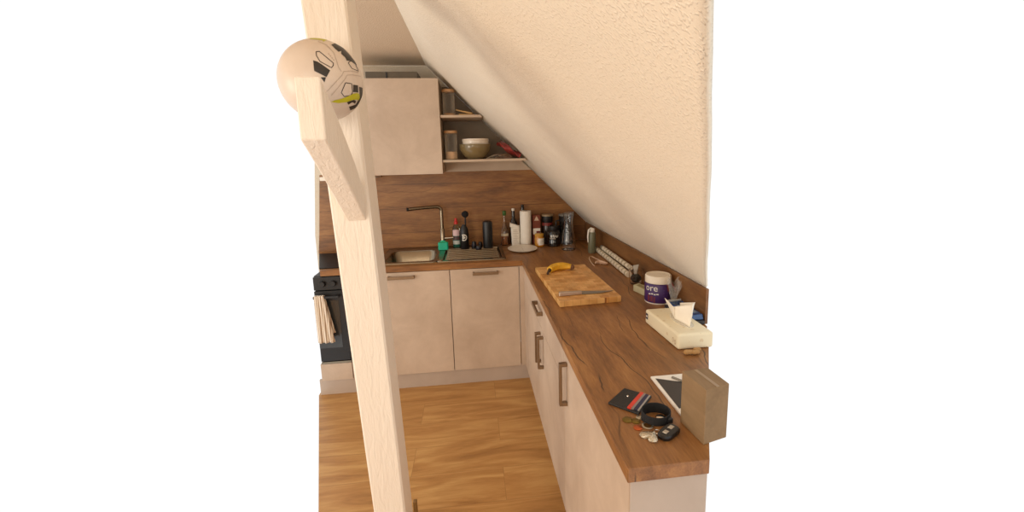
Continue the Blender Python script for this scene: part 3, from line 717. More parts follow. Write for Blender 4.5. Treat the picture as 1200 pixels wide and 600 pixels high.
# spice carton
t = thing('spice_carton', (.192, .60, H), 'tall reddish brown carton with white triangle behind the honey jar', 'carton')
rb = plain('red_brown_card', srgb(122, 56, 34), .6)
MB().box(.158, .224, .575, .635, H+.0005, H+.245).build('carton_body', rb, t, bevel=.002)
mb = MB(); mb.face([(.170, .5745, H+.200), (.212, .5745, H+.200), (.191, .5745, H+.240)]); mb.build('white_triangle', plain('pale_print', srgb(206, 176, 150), .6), t)
MB().box(.161, .221, .573, .5745, H+.085, H+.135).build('label', M['white'], t)
MB().box(.188, .219, .5715, .573, H+.096, H+.112).build('label_print', plain('dark_red_print', srgb(110, 30, 30), .6), t)
# honey jar
t = thing('honey_jar', (.197, .475, H), 'small honey jar with white label and golden lid in front of the brown carton', 'jar')
c = (.197, .475, H)
MB().lathe([(.034, 0), (.039, .004), (.039, .075), (.033, .088)], c, 28).build('glass_body', plain('honey', srgb(186, 124, 28), .15, coat=.5), t, smooth=True)
MB().lathe([(.036, .088), (.037, .09), (.037, .106), (.034, .108)], c, 28).build('lid', plain('gold_lid', srgb(200, 150, 60), .35), t, smooth=True)
decal_cyl('label', c[0], c[1], .039, FA-.25, FA+1.35, H+.016, H+.072, M['white'], t)
fn = cylmap(c[0], c[1], .0396, H+.044, FA+.5); mb = MB()
for pts in ([(-.012, -.014), (-.009, -.014), (-.006, .014), (-.009, .014)], [(-.002, -.012), (.006, -.012), (.006, -.009), (-.002, -.009)], [(.002, .002), (.010, .002), (.010, .010), (.002, .010)]): mb.face([fn(*p) for p in pts])
mb.build('label_marks', plain('label_grey', srgb(150, 140, 125), .6), t)
# nut spread jar (rear) and coffee jar (front)
t = thing('spread_jar', (.285, .61, H), 'tall dark jar with tan lid and red band left of the blender', 'jar')
c = (.287, .60, H)
MB().lathe([(.042, 0), (.046, .005), (.046, .17), (.040, .185)], c, 28).build('glass_body', plain('dark_brown_jar', srgb(44, 28, 20), .2), t, smooth=True)
MB().lathe([(.047, .185), (.048, .187), (.048, .232), (.046, .234)], c, 28).build('lid', M['black'], t, smooth=True)
MB().lathe([(.049, .234), (.049, .246), (.046, .248)], c, 28).build('lid_top', plain('tan_lid', srgb(150, 128, 98), .5), t, smooth=True)
decal_cyl('red_band', c[0], c[1], .0462, FA-1.3, FA+1.3, H+.155, H+.180, plain('red_band', srgb(120, 40, 30), .5), t)
t = thing('coffee_jar', (.325, .475, H), 'squat black coffee jar with white lettering in front of the red banded jar', 'jar')
c = (.318, .47, H)
MB().lathe([(.048, 0), (.054, .006), (.054, .05), (.050, .062), (.054, .075), (.052, .115), (.040, .13)], c, 32).build('glass_body', plain('coffee_glass', srgb(24, 16, 12), .12, coat=.5), t, smooth=True)
MB().lathe([(.043, .13), (.044, .132), (.044, .165), (.04, .168)], c, 28).build('lid', M['black'], t, smooth=True)
fn = cylmap(c[0], c[1], .055, H+.088, FA); mb = MB()
for k, (x, a, b) in enumerate([(-.034, -.010, .010), (-.025, -.012, .006), (-.014, -.008, .012), (-.004, -.012, .008), (.006, -.008, .010), (.016, -.012, .006), (.025, -.006, .010)]):
    mb.face([fn(x, a), fn(x+.005, a), fn(x+.0065, b), fn(x+.0015, b)])
mb.build('label_marks', M['white'], t)
decal_cyl('label', c[0], c[1], .054, FA-.7, FA+.2, H+.065, H+.074, plain('silver_label', srgb(170, 160, 150), .4), t)
# blender
t = thing('smoothie_blender', (.455, .585, H), 'black blender with grey lid behind the glass carafe under the slope', 'blender')
c = (.440, .56, H)
MB().lathe([(.060, 0), (.072, .006), (.072, .03), (.066, .085), (.054, .10)], c, 32).build('base', M['black'], t, smooth=True)
MB().lathe([(.050, .10), (.056, .105), (.062, .225), (.063, .236)], c, 32).build('jug', plain('smoked_jug', srgb(34, 30, 28), .12, coat=.4), t, smooth=True)
MB().lathe([(.064, .236), (.065, .238), (.060, .250), (.03, .254)], c, 32).build('lid', plain('grey_lid', srgb(110, 106, 98), .4), t, smooth=True)
MB().lathe([(.0732, .036), (.0732, .042)], c, 32).build('chrome_ring', M['chrome'], t, smooth=True)
MB().tube([(c[0]-.052, c[1]-.01, H+.2), (c[0]-.09, c[1]-.02, H+.195), (c[0]-.092, c[1]-.02, H+.13), (c[0]-.052, c[1]-.01, H+.115)], .008, 10).build('handle', M['black'], t, smooth=True)
MB().tube([(c[0]+.03, c[1]-.066, H+.055), (c[0]+.03, c[1]-.075, H+.055)], .011, 14).build('switch', M['chrome'], t, smooth=True)
# carafe
t = thing('glass_carafe', (.405, .30, H), 'tall empty clear glass carafe standing in front of the blender', 'carafe')
MB().shell([(.050, 0), (.056, .006), (.058, .03), (.052, .08), (.042, .15), (.035, .20), (.034, .225), (.038, .265), (.044, .296)], (.400, .29, H+.0005), .0035, 36).build('vessel', M['glass'], t, smooth=True)
# grey bottle with white strap
t = thing('drinks_bottle', (.548, .14, H), 'slim grey green bottle with a white carry loop by the upstand', 'bottle')
c = (.548, .14, H)
MB().lathe([(.026, 0), (.029, .005), (.029, .145), (.024, .16)], c, 26).build('body', plain('sage_steel', srgb(110, 108, 84), .4), t, smooth=True)
MB().lathe([(.020, .158), (.021, .16), (.021, .182), (.017, .186)], c, 22).build('cap', M['white'], t, smooth=True)
MB().tube([(c[0]+.012, c[1]-.012, H+.184), (c[0]-.012, c[1]-.014, H+.192), (c[0]-.030, c[1]-.016, H+.178), (c[0]-.036, c[1]-.018, H+.13), (c[0]-.034, c[1]-.018, H+.085)], [.005, .006, .0065, .006, .004], 10).build('carry_loop', M['white'], t, smooth=True)

# wrapped rolls
def roll_mat():
    mt, nt, b = new_mat('printed_roll'); L = nt.links.new
    tc = nt.nodes.new('ShaderNodeTexCoord'); sp = nt.nodes.new('ShaderNodeSeparateXYZ'); L(tc.outputs['Object'], sp.inputs[0])
    n = nt.nodes.new('ShaderNodeTexNoise'); n.inputs['Scale'].default_value = 40; L(tc.outputs['Object'], n.inputs['Vector'])
    v = math_node(nt, 'FRACT', math_node(nt, 'MULTIPLY', sp.outputs[1], 17.0)); v = math_node(nt, 'GREATER_THAN', v, .62)
    v = math_node(nt, 'MULTIPLY', v, math_node(nt, 'GREATER_THAN', n.outputs['Fac'], .42))
    mx = nt.nodes.new('ShaderNodeMix'); mx.data_type = 'RGBA'; L(math_node(nt, 'MULTIPLY', v, .8), mx.inputs[0]); mx.inputs[6].default_value = rgba(srgb(226, 212, 188)); mx.inputs[7].default_value = rgba(srgb(160, 144, 112))
    L(mx.outputs[2], b.inputs['Base Color']); b.inputs['Roughness'].default_value = .5
    return mt
rollm = roll_mat()
def roll(a, b, r, lb):
    a, b = Vector(a), Vector(b); t = thing('wrapping_roll', (a+b)/2-Vector((0, 0, r)), lb, 'roll', None)
    d_ = b-a
    MB().tube([a, b], r, 18).build('tube', rollm, t, smooth=True)
    MB().tube([a - d_.normalized()*.001, a + d_.normalized()*.03], r+.001, 18).build('end_cap', plain('grey_end', srgb(120, 112, 100), .5), t, smooth=True)
roll((.598, .20, H+.018), (.574, -.585, H+.018), .017, 'front white printed roll lying along the upstand, with grey end cap')
roll((.6155, .10, H+.048), (.603, -.54, H+.048), .0155, 'rear white printed roll lying higher against the upstand')
# cable with plug
t = thing('charging_cable', (.50, -.13, H), 'small bundle of pinkish white cable beside the end of the rolls', 'cable')
pts = [(.45, -.28, H+.004), (.455, -.18, H+.005), (.468, -.08, H+.012), (.495, -.03, H+.012), (.515, -.07, H+.006), (.53, -.13, H+.004), (.525, -.20, H+.004), (.50, -.24, H+.004)]
def smoothpath(pts, n=6):
    P = [Vector(p) for p in pts]; out = []
    for i in range(len(P)-1):
        p0 = P[max(i-1, 0)]; p1 = P[i]; p2 = P[i+1]; p3 = P[min(i+2, len(P)-1)]
        for k in range(n):
            s = k/n; out.append(.5*((2*p1)+(p2-p0)*s+(2*p0-5*p1+4*p2-p3)*s*s+(3*p1-p0-3*p2+p3)*s**3))
    out.append(P[-1]); return out
pk = plain('pink_white_cable', srgb(220, 186, 156), .5)
MB().tube(smoothpath(pts), .003, 8).build('cable', pk, t, smooth=True)
mb = MB()
for k in range(4): mb.tube(smoothpath([(.478, -.20-.01*k, H+.006+.004*k), (.50, -.215, H+.010+.004*k), (.535, -.25-.006*k, H+.008+.003*k), (.552, -.235, H+.006)]), .006, 8)
mb.build('bundle', pk, t, smooth=True)
# tumbler
t = thing('glass_tumbler', (.573, -.715, H), 'glass tumbler with dark crumpled contents at the near end of the rolls', 'glass')
MB().shell([(.030, 0), (.036, .004), (.041, .05), (.040, .085)], (.573, -.715, H+.0005), .0022, 30).build('vessel', M['glass'], t, smooth=True)
mb = MB(); bmesh.ops.create_icosphere(mb.bm, subdivisions=3, radius=.030)
for v in mb.bm.verts: v.co = Vector((v.co.x, v.co.y, v.co.z*.8))*(1+.25*noise.noise(v.co*70)) + Vector((.573, -.715, H+.032))
mb.build('contents', plain('dark_contents', srgb(46, 42, 34), .6), t, smooth=True)
MB().hexa([(.56, -.72, H+.055), (.577, -.72, H+.055), (.577, -.715, H+.055), (.56, -.715, H+.055)], [(.556, -.71, H+.105), (.586, -.72, H+.112), (.586, -.715, H+.112), (.556, -.705, H+.105)]).build('foil_slip', plain('grey_foil', srgb(170, 160, 145), .4), t, bevel=.001)
# small carton
t = thing('small_carton', (.535, -.90, H), 'small pale green carton between the tumbler and the purple tub', 'box')
MB().prism([(.508, -.845), (.55, -.82), (.575, -.94), (.535, -.965)], H+.0005, H+.034).build('carton_body', plain('pale_card', srgb(196, 188, 150), .7), t, bevel=.002)
MB().prism([(.520, -.855), (.543, -.842), (.563, -.935), (.54, -.95)], H+.034, H+.0348).build('label', plain('olive_print', srgb(150, 140, 100), .6), t)

# ------------------------------------------------------------------ purple tub
TC = (.564, -1.035, H)
t = thing('protein_tub', TC, 'round purple tub with white lid and white lettering beside the tissues', 'tub')
MB().lathe([(.060, 0), (.064, .004), (.064, .008)], TC, 40).build('bottom_rim', M['white'], t, smooth=True)
MB().lathe([(.0635, .008), (.065, .012), (.065, .098), (.062, .102)], TC, 40).build('tub_body', plain('purple_label', srgb(64, 34, 92), .4, var=.08), t, smooth=True)
MB().lathe([(.060, .102), (.0635, .104), (.0635, .135), (.060, .140), (.056, .1405), (.054, .138), (.001, .138)], TC, 40).build('lid', plain('lid_cream', srgb(236, 222, 200), .4, var=.02), t, smooth=True)
CA = math.atan2(-3.08-TC[1], -.335-TC[0])
text_on('lettering', 'ore', .046, M['white'], t, cylmap(TC[0], TC[1], .065, H+.083, CA-.50), 1.0)
mb = MB(); fn = cylmap(TC[0], TC[1], .065, H, CA)
for i, (a, b) in enumerate([(-.046, -.036), (-.033, -.022), (-.018, -.010), (-.007, .004)]): mb.face([fn(a, .050+.002*(i % 2)), fn(b, .050+.002*(i % 2)), fn(b, .055+.002*(i % 2)), fn(a, .055+.002*(i % 2))])
mb.build('small_print', M['white'], t)
mb = MB()
for (a, b, c0, c1) in [(-.052, -.040, .014, .046), (-.036, -.024, .016, .044), (-.020, -.012, .012, .04)]: mb.face([fn(a, c0), fn(b, c0), fn(b, c1), fn(a, c1)])
mb.build('fruit_print', plain('berry_print', srgb(110, 40, 56), .5), t)
mb = MB()
for k in range(4): mb.face([fn(.026, .03+k*.014), fn(.052, .03+k*.014), fn(.052, .034+k*.014), fn(.026, .034+k*.014)])
mb.build('fine_print', plain('lilac_print', srgb(96, 66, 120), .5), t)
# cellophane bag
t = thing('cellophane_bag', (.60, -1.135, H), 'clear crumpled cellophane bag fanned open behind the purple tub', 'bag')
mb = MB(); rs = []
for k in range(10):
    f_ = k/9; rr_ = []
    for i in range(36):
        a = 2*PI*i/36; r_ = (.004+.044*f_)*(1+.26*f_*math.sin(a*9)+.1*noise.noise(Vector((a*3, f_*5, 1))))
        rr_.append((.599+r_*math.cos(a)*.55+.00*f_, -1.134+r_*math.sin(a), H+.002+f_*(.128+.018*math.sin(a*4+1))))
    rs.append(rr_)
mb.rings(rs, cap=False); mb.build('film', film('cellophane', srgb(232, 226, 214), .2), t, smooth=True)
mb = MB()
for (a, b) in ((.5, 1.3), (2.5, 3.0)):
    mb = MB(); mb.tube([(.599+.03*math.cos(a)*.7, -1.134+.03*math.sin(a), H+.075), (.599+.042*math.cos(b)*.7, -1.134+.042*math.sin(b), H+.11)], .0035, 8)
    mb.build('red_corner', plain('dark_red_film', srgb(120, 50, 46), .4), t, smooth=True)
# blue packet on dark case
t = thing('magazine', (.58, -1.30, H), 'dark grey flat case lying under the glossy blue packet behind the tissues', 'case')
MB().box(.552, .632, -1.37, -1.14, H+.0005, H+.018).build('case_body', plain('case_dark', srgb(50, 46, 46), .4), t, bevel=.003)
MB().box(.5505, .552, -1.36, -1.15, H+.007, H+.009).build('page_edge', plain('page_edge', srgb(150, 140, 130), .7), t)
t.name = 'flat_case'
t = thing('blue_packet', (.58, -1.29, H+.0185), 'glossy blue plastic packet on the dark case beside the upstand', 'packet')
MB().hexa([(.556, -1.36, H+.019), (.632, -1.36, H+.019), (.632, -1.15, H+.019), (.563, -1.15, H+.019)], [(.560, -1.355, H+.040), (.629, -1.355, H+.042), (.629, -1.16, H+.042), (.568, -1.16, H+.038)]).build('packet_body', plain('blue_film', srgb(40, 78, 128), .15, var=.5, scale=30, coat=.6), t, bevel=.003)
MB().hexa([(.572, -1.33, H+.040), (.620, -1.33, H+.0415), (.620, -1.22, H+.0415), (.576, -1.22, H+.039)], [(.572, -1.33, H+.0412), (.620, -1.33, H+.0427), (.620, -1.22, H+.0427), (.576, -1.22, H+.0402)]).build('printed_picture', plain('packet_print', srgb(130, 150, 170), .2, var=.4, scale=60), t)
MB().hexa([(.560, -1.142, H+.018), (.632, -1.142, H+.018), (.632, -1.137, H+.018), (.560, -1.137, H+.018)], [(.565, -1.155, H+.044), (.629, -1.155, H+.046), (.629, -1.150, H+.046), (.565, -1.150, H+.044)]).build('seal_strip', M['white'], t)

# ------------------------------------------------------------------ tissue box
t = thing('tissue_box', (.46, -1.44, H), 'cream patterned tissue box with a tissue pulled up, beside the purple tub', 'tissue box')
A = [(.404, -1.592), (.545, -1.592), (.537, -1.300), (.392, -1.300)]
def tissue_mat():
    mt, nt, b = new_mat('cream_patterned_card'); L = nt.links.new
    tc = nt.nodes.new('ShaderNodeTexCoord'); v = nt.nodes.new('ShaderNodeTexVoronoi'); v.inputs['Scale'].default_value = 38; v.inputs['Randomness'].default_value = 1
    L(tc.outputs['Object'], v.inputs['Vector'])
    n = nt.nodes.new('ShaderNodeTexNoise'); n.inputs['Scale'].default_value = 22; L(tc.outputs['Object'], n.inputs['Vector'])
    f = math_node(nt, 'MULTIPLY', math_node(nt, 'LESS_THAN', v.outputs['Distance'], .3), math_node(nt, 'GREATER_THAN', n.outputs['Fac'], .56))
    mx = nt.nodes.new('ShaderNodeMix'); mx.data_type = 'RGBA'; L(math_node(nt, 'MULTIPLY', f, .5), mx.inputs[0]); mx.inputs[6].default_value = rgba(srgb(232, 218, 184)); mx.inputs[7].default_value = rgba(srgb(206, 176, 130))
    L(mx.outputs[2], b.inputs['Base Color']); b.inputs['Roughness'].default_value = .55
    return mt
MB().prism(A, H+.0005, H+.063).build('carton', tissue_mat(), t, bevel=.010, seg=4)
mb = MB(); mb.rings([[(.482+r_*.034*math.cos(2*PI*k/28), -1.455+r_*.085*math.sin(2*PI*k/28), zz) for k in range(28)] for r_, zz in ((1, H+.0622), (.97, H+.0632))])
mb.build('opening_film', film('opening_film', srgb(240, 234, 220), .7), t, smooth=True)
# tissue: folded sheet rising from the slot
mb = MB()
def sheet(P, nu=10, nv=8, wob=.003, seed=0):
    g = []
    for j in range(nv+1):
        row = []
        for i in range(nu+1):
            u_, v_ = i/nu, j/nv
            p = (Vector(P[0])*(1-u_)+Vector(P[1])*u_)*(1-v_) + (Vector(P[3])*(1-u_)+Vector(P[2])*u_)*v_
            p = p + Vector((noise.noise(p*40+Vector((seed, 0, 0))), noise.noise(p*40+Vector((seed, 9, 0))), 0))*wob*(.3+v_)
            row.append(mb.bm.verts.new(p))
        g.append(row)
    for j in range(nv):
        for i in range(nu): mb.bm.faces.new((g[j][i], g[j][i+1], g[j+1][i+1], g[j+1][i]))
zb_ = H+.0635
sheet([(.478, -1.385, zb_), (.462, -1.44, zb_), (.452, -1.450, H+.118), (.450, -1.365, H+.130)], seed=1)
sheet([(.462, -1.44, zb_), (.478, -1.535, zb_), (.492, -1.520, H+.150), (.452, -1.445, H+.118)], seed=2)
sheet([(.478, -1.535, zb_), (.505, -1.49, zb_), (.528, -1.47, H+.140), (.492, -1.520, H+.150)], seed=3)
sheet([(.505, -1.49, zb_), (.495, -1.42, zb_), (.497, -1.41, H+.120), (.528, -1.47, H+.140)], seed=4)
o = mb.build('tissue', plain('tissue_paper', srgb(244, 232, 212), .9, var=.02), t, smooth=True); sd = o.modifiers.new('s', 'SOLIDIFY'); sd.thickness = .0012
# brand square on the long side and little print
e0, e1 = Vector((.404, -1.592)), Vector((.392, -1.300)); dn = Vector((-(e1-e0).y, (e1-e0).x)).normalized()*-.0
def on_side(s, z_, k=.0008):
    p = e0+(e1-e0)*s; nn = Vector((-1, -.041)).normalized(); return (p.x+nn.x*k, p.y+nn.y*k, H+z_)
mb = MB(); mb.face([on_side(.965, .024), on_side(.895, .024), on_side(.895, .050), on_side(.965, .050)]); mb.build('brand_square', plain('navy_square', srgb(28, 34, 66), .4), t)
mb = MB(); mb.face([on_side(.95, .033, .0012), on_side(.91, .033, .0012), on_side(.91, .041, .0012), on_side(.95, .041, .0012)]); mb.build('brand_lettering', M['white'], t)
mb = MB()
for s0, zc in ((.13, .028), (.075, .024)):
    prev = None
    for k in range(17):
        a = 2*PI*k/16; cur = [mb.bm.verts.new(on_side(s0+q*math.cos(a)*.018, zc+q*math.sin(a)*.009)) for q in (1, .72)]
        if prev: mb.bm.faces.new((prev[0], prev[1], cur[1], cur[0]))
        prev = cur
mb.build('print_rings', plain('brown_print', srgb(180, 140, 96), .6), t)
# nuts beside the box
for k, (x, y, s_, lb) in enumerate([(.425, -1.632, .015, 'left peanut shell by the near corner of the tissue box'), (.450, -1.637, .014, 'middle peanut shell by the near corner of the tissue box'), (.466, -1.618, .013, 'right peanut shell by the near corner of the tissue box')]):
    mb = MB(); bmesh.ops.create_icosphere(mb.bm, subdivisions=3, radius=1)
    for v in mb.bm.verts:
        c_ = v.co; wst = 1-.22*math.exp(-(c_.x/.35)**2)
        v.co = Vector((x+c_.x*s_*1.25, y+c_.y*s_*.7*wst, H+.0102*1+c_.z*s_*.72*wst + c_.x*0))+Vector((noise.noise(c_*5+Vector((k, 0, 0))),)*3)*.0012
    tag(mb.build('peanut', plain('peanut_shell', srgb(176, 132, 78), .8, bump=.5, scale=200), smooth=True), lb, 'peanut', 'peanuts beside the tissue box')

# ------------------------------------------------------------------ chopping board, banana, knife
def board_mat():
    mt, nt, b = new_mat('end_grain_board'); L = nt.links.new
    tc = nt.nodes.new('ShaderNodeTexCoord')
    br = nt.nodes.new('ShaderNodeTexBrick'); br.inputs['Scale'].default_value = 1; br.inputs['Brick Width'].default_value = .042; br.inputs['Row Height'].default_value = .034
    br.inputs['Mortar Size'].default_value = .0004; br.inputs['Color1'].default_value = rgba(srgb(208, 146, 74)); br.inputs['Color2'].default_value = rgba(srgb(238, 188, 118)); br.inputs['Mortar'].default_value = rgba(srgb(150, 92, 44))
    L(tc.outputs['Object'], br.inputs['Vector'])
    n = nt.nodes.new('ShaderNodeTexNoise'); n.inputs['Scale'].default_value = 14; n.inputs['Detail'].default_value = 6; L(tc.outputs['Object'], n.inputs['Vector'])
    mx = nt.nodes.new('ShaderNodeMix'); mx.data_type = 'RGBA'; mx.blend_type = 'MULTIPLY'; mx.inputs[0].default_value = .55
    r = nt.nodes.new('ShaderNodeValToRGB'); r.color_ramp.elements[0].position = .35; r.color_ramp.elements[0].color = (.55, .45, .34, 1); r.color_ramp.elements[1].position = .62; r.color_ramp.elements[1].color = (1, 1, 1, 1)
    L(n.outputs['Fac'], r.inputs['Fac']); L(br.outputs['Color'], mx.inputs[6]); L(r.outputs[0], mx.inputs[7]); L(mx.outputs[2], b.inputs['Base Color'])
    b.inputs['Roughness'].default_value = .45
    return mt
BP = [(.066, -1.035), (.384, -1.010), (.372, -.318), (.046, -.340)]
mb = MB(); mb.prism(BP, H+.0005, H+.030)
tag(mb.build('chopping_board', board_mat(), bevel=.002), 'large end grain wooden chopping board on the right worktop', 'chopping board')
ZB = H+.0305
t = thing('banana', (.19, -.45, ZB), 'single yellow banana with brown tip lying on the far end of the board', 'banana')
pts = smoothpath([(.112, -.495, ZB+.020), (.135, -.465, ZB+.022), (.170, -.445, ZB+.024), (.215, -.442, ZB+.024), (.256, -.455, ZB+.022)], 5)
n = len(pts); rad = [.012+.0125*min(1, math.sin(PI*min(1, (i+2)/(n+2))**.8)*1.3) for i in range(n)]
MB().tube(pts, rad, 6).build('peel', plain('banana_yellow', srgb(224, 170, 36), .45, var=.18, scale=40), t, smooth=True)
MB().tube([(.114, -.492, ZB+.019), (.100, -.515, ZB+.014), (.092, -.540, ZB+.009)], [.013, .007, .008], 8).build('stem', plain('banana_brown', srgb(64, 42, 26), .7), t, smooth=True)
MB().tube([(.254, -.454, ZB+.021), (.270, -.462, ZB+.018)], [.018, .011], 8).build('tip', plain('banana_tip', srgb(110, 76, 52), .7), t, smooth=True)
t = thing('kitchen_knife', (.22, -.945, ZB), 'steel kitchen knife with metal handle lying on the near end of the board', 'knife')
MB().hexa([(.078, -.962, ZB), (.20, -.948, ZB), (.20, -.926, ZB), (.078, -.938, ZB)], [(.080, -.961, ZB+.022), (.20, -.947, ZB+.017), (.20, -.927, ZB+.017), (.080, -.939, ZB+.022)]).build('knife_handle', plain('satin_handle', srgb(190, 170, 150), .4, .8), t, bevel=.004, seg=3)
MB().hexa([(.199, -.952, ZB+.003), (.30, -.950, ZB+.003), (.372, -.925, ZB+.003), (.199, -.905, ZB+.003)], [(.199, -.951, ZB+.0045), (.30, -.949, ZB+.0045), (.371, -.925, ZB+.0045), (.199, -.906, ZB+.0065)]).build('blade', plain('blade_steel', srgb(150, 142, 132), .35, .9), t)

# ------------------------------------------------------------------ open shelf contents
def storage_jar(c, hh, r, fill, lb):
    t = thing('storage_jar', c, lb, 'jar')
    bam = plain('bamboo', srgb(186, 142, 98), .5)
    MB().shell([(r*.97, 0), (r, .003), (r, hh-.02)], c, .0025, 32).build('glass_body', clear_shell('jar_glass', .03), t, smooth=True)
    MB().lathe([(r*1.02, hh-.0195), (r*1.04, hh-.018), (r*1.04, hh-.002), (r, hh)], c, 32).build('wooden_lid', bam, t, smooth=True)
    if fill: MB().lathe([(r*.92, .004), (r*.94, .006), (r*.94, fill), (r*.9, fill+.002)], c, 28).build('contents', plain('pale_flour', srgb(214, 176, 136), .9), t, smooth=True)
    else: MB().lathe([(r*.92, .004), (r*.94, .006), (r*.94, .016), (r*.9, .018)], c, 28).build('contents', plain('oat_layer', srgb(190, 140, 86), .9), t, smooth=True)
    return t
storage_jar((-.475, .40, ZS1+.0005), .215, .047, .058, 'glass storage jar with bamboo lid and pale contents on the lower open shelf')
storage_jar((-.478, .40, ZS2+.0005), .19, .045, 0, 'nearly empty glass storage jar with wooden lid on the upper open shelf')
t = thing('mixing_bowl', (-.30, .42, ZS1), 'olive green ceramic bowl on the lower open shelf', 'bowl')
MB().shell([(.050, 0), (.066, .004), (.095, .035), (.117, .075), (.121, .105), (.119, .112)], (-.295, .42, ZS1+.0005), .005, 44).build('bowl_body', plain('olive_glaze', srgb(128, 110, 74), .2, coat=.3), t, smooth=True)
t = thing('white_bowl', (-.295, .42, ZS1+.075), 'white bowl nested inside the olive green bowl', 'bowl')
MB().shell([(.040, 0), (.085, .02), (.100, .06), (.101, .100)], (-.290, .42, ZS1+.052), .005, 44).build('bowl_body', plain('white_glaze', srgb(236, 222, 204), .25), t, smooth=True)
MB().lathe([(.1012, .083), (.1025, .085), (.1025, .094), (.1012, .096)], (-.290, .42, ZS1+.052), 44).build('rim_band', plain('rim_glaze', srgb(224, 208, 188), .3), t, smooth=True)
# wire whisks / strainer and red bag
t = thing('wire_strainer', (-.13, .40, ZS1), 'flat bundle of dark wire utensils on the lower shelf beside the bowls', 'utensils')
mb = MB()
for k in range(7):
    a = -.25+.09*k
    mb.tube([(-.215+.02*k, .34+.006*k, ZS1+.005), (-.15+.018*k, .36+.02*math.sin(k), ZS1+.032+.003*(k % 3)), (-.055+.006*k, .41-.01*k, ZS1+.006+.001*k)], .0022, 6)
for k in range(5): mb.tube([(-.22+.012*k, .335+.03*k, ZS1+.004), (-.03, .34+.022*k, ZS1+.008)], .0022, 6)
mb.build('wires', M['chrome'], t, smooth=True)
mb = MB(); mb.lathe([(.052, 0), (.055, .004), (.040, .016), (.02, .024)], (-.13, .41, ZS1+.0005), 24, sy=.7); mb.build('dark_mesh', M['darkgrey'], t, smooth=True)
t = thing('red_packet', (-.05, .42, ZS1), 'crumpled red packet leaning at the right end of the lower shelf', 'packet')
mb = MB(); rs = []
for k in range(9):
    f_ = k/8; cx, cz = -.115+.15*f_, ZS1+.118-.100*f_
    rs.append([(cx+.018*math.cos(a)*1+.004*noise.noise(Vector((k, a, 0))), .37+.05*math.sin(a), cz+.012*math.sin(a*2+k)+.010*math.cos(a)) for a in [2*PI*i/16 for i in range(16)]])
mb.rings(rs); mb.build('packet_body', plain('red_film', srgb(140, 46, 42), .3, var=.5, scale=50, coat=.3), t, smooth=True)
# wooden sticks on upper shelf
t = thing('wooden_tongs', (-.385, .36, ZS2), 'pale wooden tongs lying on the upper open shelf by the jar', 'tongs')
wd = plain('pale_wood', srgb(200, 158, 100), .6)
MB().hexa([(-.425, .33, ZS2+.036), (-.312, .35, ZS2+.006), (-.312, .372, ZS2+.006), (-.425, .345, ZS2+.036)], [(-.425, .33, ZS2+.042), (-.305, .35, ZS2+.020), (-.305, .372, ZS2+.020), (-.425, .345, ZS2+.042)]).build('arm', wd, t, bevel=.002)
MB().hexa([(-.405, .34, ZS2+.001), (-.29, .36, ZS2+.001), (-.29, .385, ZS2+.001), (-.405, .36, ZS2+.001)], [(-.405, .34, ZS2+.012), (-.29, .36, ZS2+.010), (-.29, .385, ZS2+.010), (-.405, .36, ZS2+.012)]).build('arm', wd, t, bevel=.002)

# ------------------------------------------------------------------ near things on the worktop
def quadprism(P, z0, z1): return MB().prism(P, z0, z1)
# card wallet
W0 = [Vector((.037, -1.904)), Vector((.104, -1.974)), Vector((.178, -1.890)), Vector((.112, -1.832))]   # left, near, right, far
t = thing('card_wallet', (.105, -1.895, H), 'black leather card wallet with red, grey and navy cards sticking out', 'wallet')
quadprism([tuple(p) for p in W0], H+.0005, H+.007).build('leather_body', plain('black_leather', srgb(30, 27, 24), .55, bump=.4, scale=300), t, bevel=.002)
def wl(v_, u_): a = W0[0].lerp(W0[1], v_); b = W0[3].lerp(W0[2], v_); return a.lerp(b, u_)
for k, (u0, u1, cc, nm) in enumerate([(.62, .74, srgb(206, 58, 40), 'red_card'), (.72, .81, srgb(140, 124, 116), 'grey_card'), (.79, .92, srgb(36, 38, 66), 'navy_card'), (.90, .97, srgb(170, 160, 150), 'pale_card')]):
    z0 = H+.0072+.0*k; quadprism([tuple(wl(u0, .04+.02*k)), tuple(wl(u0, .96)), tuple(wl(u1, .96)), tuple(wl(u1, .04+.02*k))], z0, z0+.0045-k*.001).build(nm, plain(nm, cc, .35), t)
MB().lathe([(.0035, 0), (.003, .0015)], (wl(.34, .62).x, wl(.34, .62).y, H+.007), 14).build('stud', M['chrome'], t, smooth=True)
# black wrist strap
t = thing('watch', (.150, -1.995, H), 'watch with black fabric strap closed in a loop by the wallet', 'watch')
mb = MB(); cx, cy = .145, -1.998; n = 40; rs = []
for i in range(n):
    a = 2*PI*i/n; r_ = .0345; hh = .026 + .003*math.sin(a)
    ca, sa = math.cos(a)*1.08, math.sin(a)*.92; lift = .003
    rs.append([(cx+(r_+dx)*ca, cy+(r_+dx)*sa, H+.0008+zz) for dx, zz in ((0, 0), (.003, 0), (.0035, hh), (0.0005, hh))])
rs.append(rs[0]); mb.rings(rs, cap=False); bmesh.ops.remove_doubles(mb.bm, verts=mb.bm.verts, dist=1e-6)
mb.build('strap', plain('black_fabric', srgb(24, 22, 22), .8, bump=.5, scale=400), t, smooth=True)
MB().lathe([(.012, 0), (.013, .002), (.013, .006), (.011, .0075)], (.158, -2.000, H+.0008), 24).build('watch_case', M['chrome'], t, smooth=True)
MB().box(cx+.020, cx+.034, cy-.036, cy-.024, H+.006, H+.020).build('buckle', M['black'], t, bevel=.002)
